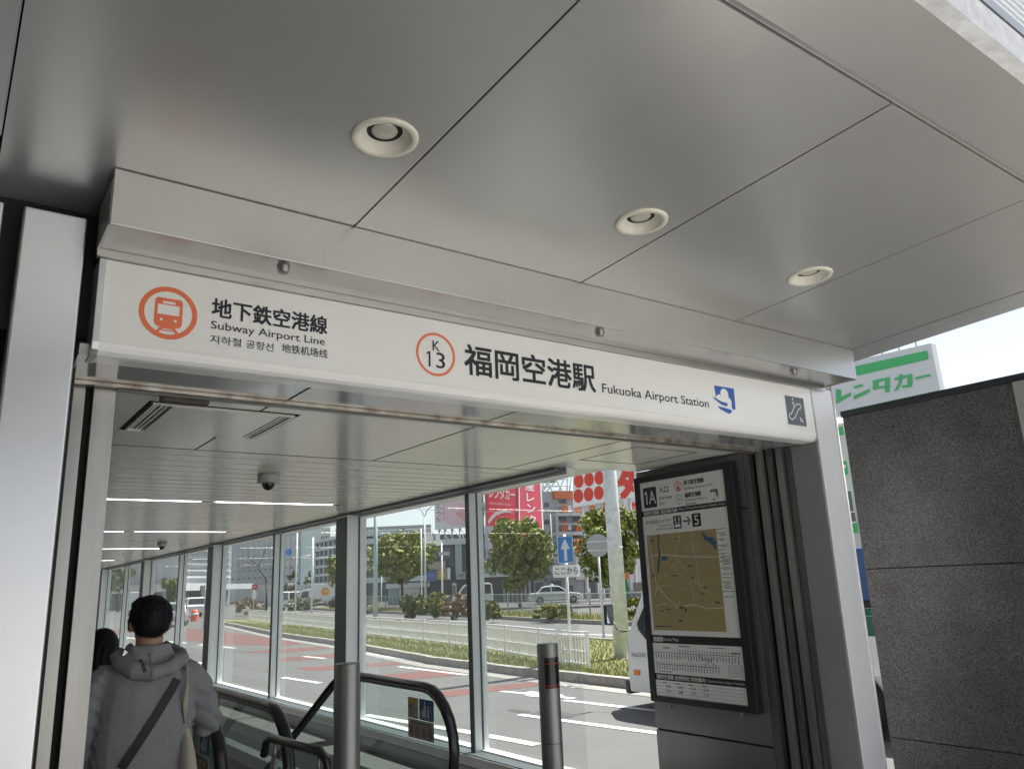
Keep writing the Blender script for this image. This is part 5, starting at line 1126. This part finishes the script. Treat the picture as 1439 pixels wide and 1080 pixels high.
# towers
b = SB('office_tower', 'pale grey glass office tower in the far left distance', 'building', 421, 215, 444, 215, depth=20); b.pbox('wall', bd('tower_blue_grey', (.33, .37, .42)), 421, 444, 735, 860); b.pbox('annex', white_b, 444, 461, 741, 860, 1.)
for r in range(9): b.pbox('window_band', winb, 423, 442, 740 + r * 9, 743 + r * 9, -.1, -.01)
b.pbox('window', winb, 450, 461, 752, 758, .8, .99)
b = SB('terminal_building', 'very large pale glass fronted terminal building behind the bare tree', 'building', 318, 190, 421, 172, depth=5)
b.pbox('wall', glassb, 318, 421, 722, 858); 
for r in range(11): b.pbox('spandrel', slab_b, 318, 421, 728 + r * 11, 729.2 + r * 11, -.2, -.01)
for k in range(14): b.pbox('glazing_fin', steelw, 320 + k * 7.4, 320.6 + k * 7.4, 724, 822, -.25, -.02)
b.pbox('white_base', white_b, 318, 421, 824, 842, -3., -.3)
b = SB('grey_hall', 'dark curved grey hall with horizontal bands left of the terminal', 'building', 255, 150, 322, 165, depth=30)
b.pbox('wall', bd('hall_grey', (.32, .34, .37)), 255, 322, 758, 858)
for r in range(6): b.pbox('band', slab_b, 255, 322, 764 + r * 9, 766.5 + r * 9, -.4, -.01)
b.pbox('canopy_roof', slab_b, 262, 322, 822, 828, -6, -.3)
b = SB('bus_terminal', 'long low canopy building with a white roof edge at the far left', 'building', 90, 140, 262, 140, depth=14)
b.pbox('roof', white_b, 90, 262, 826, 829.5, -1); b.pbox('back_wall', bd('hall_dark', (.10, .12, .125)), 90, 262, 829.5, 858, 6)
for k in range(9): b.pbox('column', slab_b, 95 + k * 19, 97.5 + k * 19, 829.5, 858, 0, .6)
b = SB('far_block', 'pale distant office block above the white roof edge at far left', 'building', 96, 230, 262, 230, depth=30); b.pbox('wall', bd('far_pale', (.42, .44, .44)), 96, 262, 772, 860)
for r in range(7):
    b.pbox('window_band', winb, 98, 260, 778 + r * 8, 781 + r * 8, -.2, -.01)
# low white sheds behind the round tree, brown fence right
b = SB('white_shed', 'low white storage shed under the round green tree', 'shed', 545, 92, 602, 90, depth=5); b.pbox('wall', white_b, 561, 590, 824, 852); b.pbox('roof', slab_b, 545, 602, 820, 824, -.4); b.pbox('door', mat('shed_blue', (.30, .38, .42), .6), 545, 560, 826, 852, .05)
for k in range(3): b.pbox('vent', grey_ink, 579 + k * 4, 580 + k * 4, 832, 836, -.02, -.001)
b = SB('white_wall_building', 'long low white building beyond the bare tree and traffic', 'building', 372, 120, 440, 118, depth=8); b.pbox('wall', white_b, 372, 440, 826, 850); b.pbox('roof_edge', slab_b, 371, 441, 824, 826, -.5)
b = SB('brown_fence', 'brown and grey boarded fence right of the thick pole', 'fence', 876, 66, 915, 64, depth=.3); b.pbox('board_panel', bd('fence_brown', (.28, .22, .20)), 889, 915, 818, 830, 0, .1); b.pbox('lower_panel', bd('fence_grey', (.26, .26, .26)), 876, 915, 830, 856, .02, .12)
b = SB('red_white_facade', 'white and red street front seen right of the thick pole', 'building', 872, 98, 915, 98, depth=8); b.pbox('wall', white_b, 874, 915, 700, 856, -1.6)
for k in range(4): b.pbox('red_panel', rdd, 880, 900, 708 + k * 20, 716 + k * 20, -1.75, -1.61)
# ------------------------------------------------------------------ green rental sign building to the right
gb = thing('rental_office', 'white building with green rental car lettering board on its roof, right of the column', 'building', (29, 14, -.12))
def gpt(px, py, X=28.): q = on(px, py, 0, X); return q.y, q.z
gw_ = mat('rental_white', (.60, .62, .66), .5); ggr = mat('rental_green', (.06, .42, .15), .5)
q = MB(); cs_ = [gpt(*p) for p in ((1308, 482), (1322, 551), (1160, 589), (1146, 519))]
q.prism([(28, y, z) for y, z in cs_], (.35, 0, 0)); q.build('signboard', gw_, gb)
q = MB(); q.box(28.4, 40, 10, 21.5, -.12, 7.2); q.build('wall', white_b, gb)
FG = ((28, 0, 0), (0, -1, 0), (0, 0, 1), (-1, 0, 0))
def gsh(pls, m, nm, lift=.02): shape([[(-gpt(*p)[0], gpt(*p)[1]) for p in pl] for pl in pls], FG, m, gb, nm, lift)
gsh([[(1150, 526), (1303, 492.5), (1305.5, 504.5), (1152, 540)]], ggr, 'green_stripe')
k_ = lambda x, y: (x / 4.498 + 1130, y / 4.498 + 440)
gly = [[(203, 480), (233, 483), (233, 530), (297, 500), (297, 520), (205, 572)], [(316, 462), (372, 447), (376, 460), (318, 476)], [(316, 520), (415, 478), (417, 497), (318, 545)],
       [(437, 425), (542, 403), (538, 418), (470, 434), (470, 475), (436, 484)], [(515, 410), (542, 403), (541, 497), (512, 500)], [(470, 462), (512, 458), (512, 473), (470, 476)], [(438, 455), (470, 450), (470, 478), (437, 484)],
       [(575, 408), (684, 383), (684, 398), (575, 424)], [(605, 387), (624, 383), (616, 440), (590, 488), (570, 494), (600, 440)], [(655, 390), (684, 383), (684, 460), (672, 466), (620, 472), (620, 458), (655, 452)], [(706, 405), (800, 384), (801, 397), (707, 419)]]
gsh([[k_(*p) for p in g] for g in gly], ggr, 'green_lettering', .03)
gsh([[k_(*p) for p in g] for g in [[(225, 622), (850, 487), (850, 490), (226, 628)]]], ggr, 'green_lower_edge')
for x in (1236, 1260, 1284):
    y0, z0 = gpt(x, 497 - (x - 1236) * .22); q = MB(); q.tube([(28.2, y0, z0 - .5), (28.2, y0, z0 + .42)], .035, 6); q.build('support_rod', steelw, gb)
gsh([[(1176, 652), (1200, 648), (1203, 667), (1180, 672)], [(1178, 603), (1195, 600), (1197, 612), (1181, 615)], [(1196, 738), (1216, 734), (1218, 748), (1198, 752)]], ggr, 'green_board', .5)
gsh([[(1186, 656), (1199, 653), (1200, 658), (1192, 660), (1192, 667), (1187, 668)]], wsign, 'white_symbol', .53)
gsh([[(1186, 692), (1206, 690), (1210, 718), (1190, 720)], [(1192, 722), (1212, 720), (1214, 732), (1194, 734)]], winb, 'windscreen_stand_in', .5)  # dark panes drawn as a window in place of a vehicle windscreen
bt = thing('blue_truck', 'blue box body of a truck in the narrow gap beside the dark granite wall', 'truck', (16.9, 9.2, -.12))
q = MB(); q.box(16.0, 17.9, 7.6, 11.0, .95, 2.05); bevel(q.build('box_body', mat('truck_blue', (.03, .075, .26), .4), bt), .04); q = MB(); q.box(15.985, 15.999, 7.6, 11.0, 1.45, 1.47); q.build('rib', blue_ink, bt)
q = MB(); q.box(16.2, 17.7, 7.0, 11.2, .55, .94); q.build('chassis', black_m, bt)
q = MB(); q.box(16.0, 17.8, 5.9, 7.3, .5, 2.2); bevel(q.build('cab', car_w, bt), .08)
for y in (6.6, 10.0):
    q = MB(); q.tube([(16.05, y, .28), (16.3, y, .28)], .4, 18); q.build('wheel', tyre_m, bt)

# ================================================================== PEOPLE
skin = mat('skin', (.42, .24, .165), .55, 0, .12, 20.); hair_m = mat('black_hair', (.007, .007, .010), .6, 0, spec=.25)
def remeshed(name, parts, m, parent, vox=.011, smooth=6, disp=None):
    """closed tapering forms grown together into one continuous skin"""
    mb = MB()
    for p in parts: p(mb)
    o = bpy.data.objects.new('tmp', mb.mesh('tmp')); COL.objects.link(o)
    r = o.modifiers.new('r', 'REMESH'); r.mode = 'VOXEL'; r.voxel_size = vox
    sm_ = o.modifiers.new('s', 'SMOOTH'); sm_.factor = .5; sm_.iterations = smooth
    bpy.context.view_layer.update(); dg = bpy.context.evaluated_depsgraph_get(); me = bpy.data.meshes.new_from_object(o.evaluated_get(dg)); bpy.data.objects.remove(o)
    if disp:
        me.update(); nr = [v.normal.copy() for v in me.vertices]
        for v, n_ in zip(me.vertices, nr): v.co += n_ * disp(v.co)
    me.polygons.foreach_set('use_smooth', [True] * len(me.polygons)); me.materials.clear(); me.materials.append(m); me.update(); me.name = name
    c = bpy.data.objects.new(name, me); COL.objects.link(c)
    if parent: c.parent = parent; WM[c] = WM.get(parent, Matrix()); KD.setdefault(parent, []).append(c)
    return c
def limb(pts, rs, n=14, cap=True):
    P_ = [Vector(p) for p in pts]; ds = [(b - a).normalized() for a, b in zip(P_, P_[1:])]
    ax = min(((0, 0, 1), (1, 0, 0), (0, 1, 0)), key=lambda a: max(abs(d.dot(Vector(a))) for d in ds))   # one steady side vector: no twist along the limb
    def f(mb):
        mb.tube(pts, rs, n, caps=True, upv=ax)
        for p, r in ((pts[0], rs[0]), (pts[-1], rs[-1])):
            r = r if not isinstance(r, tuple) else min(r); mb.ell(p, r * .98, r * .98, r * .98, 12, 8)
    return f
def loft(secs, n=24):                       # secs: (z, cx, cy, rx, ry) superelliptic torso sections
    def f(mb):
        o = len(mb.v); vs = []; fs = []
        for z, cx, cy, rx, ry in secs:
            for k in range(n):
                a = 2 * math.pi * k / n; c, s_ = math.cos(a), math.sin(a); e = .82
                vs.append((cx + rx * math.copysign(abs(c) ** e, c), cy + ry * math.copysign(abs(s_) ** e, s_), z))
        for i in range(len(secs) - 1):
            for k in range(n): fs.append((i * n + k, i * n + (k + 1) % n, (i + 1) * n + (k + 1) % n, (i + 1) * n + k))
        fs += [tuple(range(n - 1, -1, -1)), tuple(range((len(secs) - 1) * n, len(secs) * n))]; mb.add(vs, fs)
    return f
def ell_(c, a, b, d): return lambda mb: mb.ell(c, a, b, d, 20, 14)
from mathutils import noise as N3
def folds(co, amp=.006):
    a = N3.noise(Vector((co.x * 9, co.y * 9, co.z * 3.2))); b = N3.noise(Vector((co.x * 5 + 7 + co.z * 4, co.y * 4, co.z * 9 - co.x * 6))); return amp * (abs(a) * -1.9 + b * 1.2)
def hand(side, wrist, fwd, parts, curl=.5):
    """palm, four unequal bent fingers and a thumb leaving the side of the palm"""
    W_ = Vector(wrist); F = Vector(fwd).normalized(); S_ = Vector((side, 0, 0)); S_ = (S_ - F * S_.dot(F)).normalized(); D = F.cross(S_).normalized() * side
    if D.z > 0 and abs(F.z) < .7: D = -D
    parts.append(limb([W_, W_ + F * .05, W_ + F * .085], [.022, .030, .028], 10))
    for k, L in enumerate((.070, .080, .076, .058)):
        b = W_ + F * .08 + S_ * (-.027 + k * .018) * -1; m1 = b + F * L * .5 + D * L * .15 * curl; m2 = m1 + (F * .6 + D * curl).normalized() * L * .3; m3 = m2 + (F * .3 + D * curl * 1.4).normalized() * L * .25
        parts.append(limb([b, m1, m2, m3], [.0092, .0086, .008, .007], 8))
    t0 = W_ + F * .03 - S_ * -.022 * -1; parts.append(limb([t0, t0 + (F - S_ * 1.) .normalized() * .035, t0 + (F - S_ * .4).normalized() * .065], [.012, .011, .009], 8))

# ------------------------------------------------ man in the grey hoodie, seen from behind (faces +Y)
mn = thing('person', 'man with short black hair in a grey hoodie with a black crossbody strap', 'person', (.845, 4.02, 0), R_(-3))
bp = [ell_((0, .012, 1.507), .074, .090, .100), ell_((0, .045, 1.455), .058, .062, .065), limb([(0, -.012, 1.44), (0, -.022, 1.36), (0, -.03, 1.28)], [.058, .061, .075]),
      ell_((0, .108, 1.492), .013, .020, .020), ell_((-.078, -.002, 1.488), .012, .018, .030), ell_((.078, -.002, 1.488), .012, .018, .030), ell_((0, .095, 1.452), .024, .014, .008),
      loft([(.80, 0, 0, .155, .105), (1.0, 0, 0, .145, .10), (1.2, 0, 0, .165, .11), (1.30, 0, -.01, .15, .09), (1.34, 0, -.02, .09, .07)]),
      limb([(.085, 0, .84), (.095, .02, .46), (.10, -.01, .08)], [.082, .060, .042]), limb([(-.085, 0, .84), (-.095, -.02, .46), (-.10, -.03, .08)], [.082, .060, .042]),
      limb([(.10, -.02, .05), (.105, .12, .03)], [.042, .035]), limb([(-.10, -.04, .05), (-.105, .10, .03)], [.042, .035])]
armR = [(.185, -.01, 1.27), (.262, -.02, 1.10), (.262, .10, 1.03), (.215, .23, 1.04)]; armL = [(-.185, -.01, 1.27), (-.245, -.01, 1.06), (-.235, .08, .86)]
bp += [limb(armR, [.05, .045, .036, .027]), limb(armL, [.05, .045, .028])]
hand(1, armR[-1], (-.12, 1, .05), bp, .8); hand(-1, armL[-1], (0, .15, -1), bp, .4)
body = remeshed('body', bp, skin, mn, .0085, 3)
eyes = MB()
for x in (-.030, .030): eyes.ell((x, .092, 1.510), .011, .009, .008, 10, 8)
eyes.build('eyes', white_ink, mn, local=True)
pu = MB()
for x in (-.030, .030): pu.ell((x, .1005, 1.510), .005, .003, .005, 8, 6)
pu.build('pupils', ink, mn, local=True)
hp = [ell_((0, -.006, 1.531), .090, .106, .084), ell_((0, -.044, 1.492), .074, .068, .066), ell_((.0, .05, 1.575), .075, .055, .045), limb([(-.084, .01, 1.50), (-.080, .012, 1.465)], [.012, .008]), limb([(.084, .01, 1.50), (.080, .012, 1.465)], [.012, .008])]
def hd(co): return .0035 * N3.noise(co * 60) + .004 * N3.noise(co * 22)
hair = remeshed('hair', hp, hair_m, mn, .008, 3, hd)
def strands(src, n, L, name, parent, down=.5, seed=1):
    rnd = random.Random(seed); q = MB(); ps = list(src.data.polygons); V = src.data.vertices
    for k in range(n):
        p = rnd.choice(ps); c = p.center; nn = p.normal; d = (nn * .55 + Vector((rnd.gauss(0, .3), rnd.gauss(0, .3), -down + rnd.gauss(0, .3)))).normalized(); w = d.orthogonal().normalized() * .0011
        q.add([c - w, c + w, c + d * L * rnd.uniform(.4, 1.1)], [(0, 1, 2)])
    o = q.build(name, hair_m, parent, local=True, kind='stuff'); return o
strands(hair, 5000, .014, 'hair_strands', mn, .9)
hood_m = mat('heather_grey_jersey', (.25, .253, .262), .92, 0, .22, 150., .5, 240, spec=.15, bdist=.004)
hop = [loft([(.82, 0, -.005, .188, .135), (.90, 0, -.005, .20, .145), (1.00, 0, -.008, .203, .148), (1.12, 0, -.012, .203, .146), (1.22, 0, -.015, .205, .138), (1.29, 0, -.018, .185, .118), (1.335, 0, -.018, .13, .095), (1.365, 0, -.015, .088, .080)]),
       limb([(.165, -.012, 1.265), (.225, -.022, 1.19), (.272, -.02, 1.08), (.283, .02, 1.035), (.262, .12, 1.03), (.222, .20, 1.04)], [.072, .070, .066, .064, .055, .042]),
       limb([(-.165, -.012, 1.265), (-.225, -.015, 1.18), (-.258, -.01, 1.06), (-.252, .03, .94), (-.236, .08, .845)], [.072, .070, .064, .056, .044])]
def sleeve_folds(co):
    d = folds(co, .0065)
    if abs(co.x) > .19: d += .0045 * math.sin(co.z * 95 + co.x * 60 + 3 * N3.noise(co * 8))
    if co.y < 0: d += .006 * N3.noise(Vector((co.x * 7 - co.z * 3, 1, co.z * 2.2))) - .005 * abs(N3.noise(Vector((co.x * 13 + co.z * 9, 4, co.z * 7))))
    return d
hoodie = remeshed('hoodie', hop, hood_m, mn, .009, 4, sleeve_folds)
# hood lying on the back: an open pouch round the neck
hd_parts = [limb([(.112, .055, 1.375), (.140, -.010, 1.360), (.128, -.085, 1.335), (.070, -.140, 1.305), (0, -.158, 1.290), (-.070, -.140, 1.305), (-.128, -.085, 1.335), (-.140, -.010, 1.360), (-.112, .055, 1.375)], [.022, .028, .036, .042, .044, .042, .036, .028, .022]),
            limb([(.075, .030, 1.395), (.088, -.02, 1.392), (.072, -.075, 1.388), (0, -.100, 1.382), (-.072, -.075, 1.388), (-.088, -.02, 1.392), (-.075, .030, 1.395)], [.016, .018, .020, .022, .020, .018, .016]),
            lambda mb: mb.add([(.128, -.075, 1.34), (.070, -.128, 1.32), (0, -.146, 1.31), (-.070, -.128, 1.32), (-.128, -.075, 1.34), (-.09, -.06, 1.40), (-.05, -.092, 1.398), (0, -.108, 1.394), (.05, -.092, 1.398), (.09, -.06, 1.40),
                               (.10, -.045, 1.32), (.055, -.09, 1.30), (0, -.10, 1.29), (-.055, -.09, 1.30), (-.10, -.045, 1.32), (-.07, -.035, 1.385), (-.04, -.065, 1.383), (0, -.08, 1.38), (.04, -.065, 1.383), (.07, -.035, 1.385)],
                              [(0, 1, 8, 9), (1, 2, 7, 8), (2, 3, 6, 7), (3, 4, 5, 6), (19, 18, 11, 10), (18, 17, 12, 11), (17, 16, 13, 12), (16, 15, 14, 13), (0, 10, 11, 1), (1, 11, 12, 2), (2, 12, 13, 3), (3, 13, 14, 4), (9, 8, 18, 19), (8, 7, 17, 18), (7, 6, 16, 17), (6, 5, 15, 16), (0, 9, 19, 10), (4, 14, 15, 5)]) or None]
hood = remeshed('hood', hd_parts, hood_m, mn, .0075, 3, lambda c: folds(c, .007) + .0018 * math.cos(c.x * 400) * (abs(c.x) < .006))
bvh_src = []
def bvh_of(*objs):
    vs = []; fs = []
    for o in objs:
        k = len(vs); vs += [v.co.copy() for v in o.data.vertices]; fs += [tuple(i + k for i in p.vertices) for p in o.data.polygons]
    return BVHTree.FromPolygons(vs, fs)
BV = bvh_of(hoodie, hood); BH = bvh_of(hoodie)
def onback(x, z, lift, bv=BV):
    h = bv.ray_cast(Vector((x, -1, z)), Vector((0, 1, 0))); return Vector((x, (h[0].y if h[0] else -.1) - lift, z))
def ribbon(pts, w, thk, name, m, parent, bv, lift=.004):
    c = []; q = MB(); n = len(pts); P_ = []
    for i, (x, z) in enumerate(pts):
        d = Vector((pts[min(i + 1, n - 1)][0] - pts[max(i - 1, 0)][0], pts[min(i + 1, n - 1)][1] - pts[max(i - 1, 0)][1])).normalized(); e = Vector((-d.y, d.x)) * w / 2
        a = onback(x - e.x, z - e.y, lift, bv); b = onback(x + e.x, z + e.y, lift, bv); y = min(a.y, b.y) * .5 + (a.y + b.y) * .25; a.y = b.y = y; P_.append((a, b))
    for _ in range(3): 
        ys = [p[0].y for p in P_]
        for i in range(1, n - 1):
            y = min(ys[i], (ys[i - 1] + ys[i + 1]) / 2); P_[i][0].y = y; P_[i][1].y = y
    for i in range(n - 1):
        a, b = P_[i]; c_, d_ = P_[i + 1]; o_ = Vector((0, thk, 0)); q.add([a, b, d_, c_, a + o_, b + o_, d_ + o_, c_ + o_], [(0, 1, 2, 3), (7, 6, 5, 4), (0, 4, 5, 1), (2, 6, 7, 3), (0, 3, 7, 4), (1, 5, 6, 2)])
    return q.build(name, m, parent, local=True)
strap_m = mat('black_webbing', (.012, .012, .014), .6, 0, 0, 4, .5, 500, bdist=.001)
ribbon([(.150 - .245 * t + 0.0 * t, 1.315 - .40 * t ** 1.02) for t in [k / 24 for k in range(4, 25)]], .036, .003, 'crossbody_strap', strap_m, mn, BH, .006)
tabm = mat('dark_grey_tab', (.05, .052, .055), .8)
ribbon([(-.052 + .002 * k, 1.345 - .006 * k) for k in range(9)], .014, .003, 'hood_tab', tabm, mn, BV, .003)
for pts_ in ([(-.012 + .0 * k, 1.375 - .012 * k) for k in range(9)],): ribbon(pts_, .003, .002, 'hood_seam', mat('seam_grey', (.10, .10, .105), .9), mn, BV, .0015)
tr_m = mat('dark_trousers', (.018, .019, .024), .8, 0, .1, 40.)
remeshed('trousers', [loft([(.78, 0, 0, .165, .115), (.90, 0, 0, .170, .118), (.99, 0, 0, .165, .115)]), limb([(.09, 0, .84), (.10, .02, .48), (.105, -.01, .06)], [.098, .080, .066]), limb([(-.09, 0, .84), (-.10, -.02, .48), (-.105, -.03, .06)], [.098, .080, .066])], tr_m, mn, .012, 3, lambda c: folds(c, .006))
remeshed('shoes', [limb([(.105, -.07, .045), (.105, .06, .045), (.11, .17, .035)], [.048, .050, .036]), limb([(-.105, -.09, .045), (-.105, .04, .045), (-.11, .15, .035)], [.048, .050, .036])], mat('shoe_black', (.02, .02, .022), .5), mn, .01, 3)
# tote bag hanging behind the right elbow
tote_m = mat('cream_canvas', (.42, .385, .31), .85, 0, .08, 60., .3, 300)
tb_ = thing('tote_bag', 'cream canvas tote bag hanging from the man\'s right shoulder', 'bag', (1.02, 3.93, .70))
q = MB(); X0 = .988
secs = [(1.075, .012, .020, 0), (1.06, .016, .035, 0), (1.00, .030, .10, .004), (.92, .043, .135, .010), (.82, .052, .15, .018), (.72, .055, .15, .022), (.68, .050, .145, .022)]
n = 16; vs = []; fs = []
for z, rx, ry, sx_ in secs:
    for k in range(n): a = 2 * math.pi * k / n; vs.append((X0 + .012 + sx_ + rx * math.cos(a), 3.93 + ry * math.sin(a) * .9 + .03, z))
for i in range(len(secs) - 1):
    for k in range(n): fs.append((i * n + (k + 1) % n, i * n + k, (i + 1) * n + k, (i + 1) * n + (k + 1) % n))
fs.append(tuple(range(n))); fs.append(tuple(range(len(secs) * n - 1, (len(secs) - 1) * n - 1, -1)))
q.add(vs, fs, True); q.build('bag_body', tote_m, tb_)
q = MB(); q.tube([(.990, 3.895, 1.065), (.982, 3.868, 1.13), (.978, 3.855, 1.20), (.985, 3.880, 1.275), (.990, 3.935, 1.325), (.992, 4.00, 1.335), (.995, 4.08, 1.30), (1.0, 4.12, 1.2), (1.0, 4.05, 1.08)], [(.004, .011)] * 9, 8); q.build('shoulder_strap', tote_m, tb_)

# ------------------------------------------------ woman with long black hair ahead of him on the escalator
wm = thing('person', 'person with long straight black hair and dark coat, mostly hidden behind the man', 'person', (.955, 5.9, -.17))
wb = [ell_((0, .012, 1.487), .070, .086, .098), ell_((0, .045, 1.437), .054, .060, .062), limb([(0, -.01, 1.42), (0, -.015, 1.30)], [.050, .06]), ell_((0, .104, 1.472), .012, .018, .018),
      loft([(.80, 0, 0, .15, .10), (1.0, 0, 0, .125, .09), (1.2, 0, 0, .145, .10), (1.30, 0, 0, .13, .08)]),
      limb([(.08, 0, .82), (.085, .0, .45), (.085, 0, .08)], [.078, .055, .038]), limb([(-.08, 0, .82), (-.085, .0, .45), (-.085, 0, .08)], [.078, .055, .038]), limb([(.085, -.02, .04), (.085, .11, .03)], [.036, .03]), limb([(-.085, -.02, .04), (-.085, .11, .03)], [.036, .03])]
aR = [(.16, 0, 1.25), (.205, -.01, 1.02), (.20, .06, .82)]; aL = [(-.16, 0, 1.25), (-.205, -.01, 1.02), (-.06, .19, .97)]
wb += [limb(aR, [.042, .036, .024]), limb(aL, [.042, .036, .024])]; hand(1, aR[-1], (0, .1, -1), wb, .4); hand(-1, aL[-1], (.5, 1, 0), wb, .6)
remeshed('body', wb, skin, wm, .0095, 3)
wh_ = remeshed('hair', [ell_((0, -.01, 1.495), .098, .110, .108), loft([(1.16, .01, -.075, .115, .05), (1.26, .005, -.07, .122, .062), (1.36, 0, -.055, .110, .075), (1.46, 0, -.03, .100, .09)])], hair_m, wm, .0095, 4, lambda c: .004 * math.sin(c.x * 160 + 4 * N3.noise(c * 6)) * (c.z < 1.5))
strands(wh_, 2500, .035, 'hair_strands', wm, 1.6, 3)
coat = mat('dark_coat', (.016, .017, .021), .8, 0, .1, 40.)
remeshed('coat', [loft([(.62, 0, 0, .20, .15), (.85, 0, 0, .185, .135), (1.05, 0, 0, .165, .125), (1.22, 0, 0, .18, .12), (1.30, 0, -.005, .15, .095), (1.34, 0, -.005, .08, .07)]), limb([(.15, 0, 1.25), (.212, -.01, 1.04), (.208, .05, .86)], [.062, .055, .044]), limb([(-.15, 0, 1.25), (-.212, -.01, 1.03), (-.085, .165, .978)], [.062, .055, .044])], coat, wm, .012, 4, lambda c: folds(c, .006))
remeshed('shoes', [limb([(.085, -.05, .045), (.085, .13, .035)], [.042, .034]), limb([(-.085, -.05, .045), (-.085, .13, .035)], [.042, .034])], MATS['shoe_black'], wm, .01, 2)
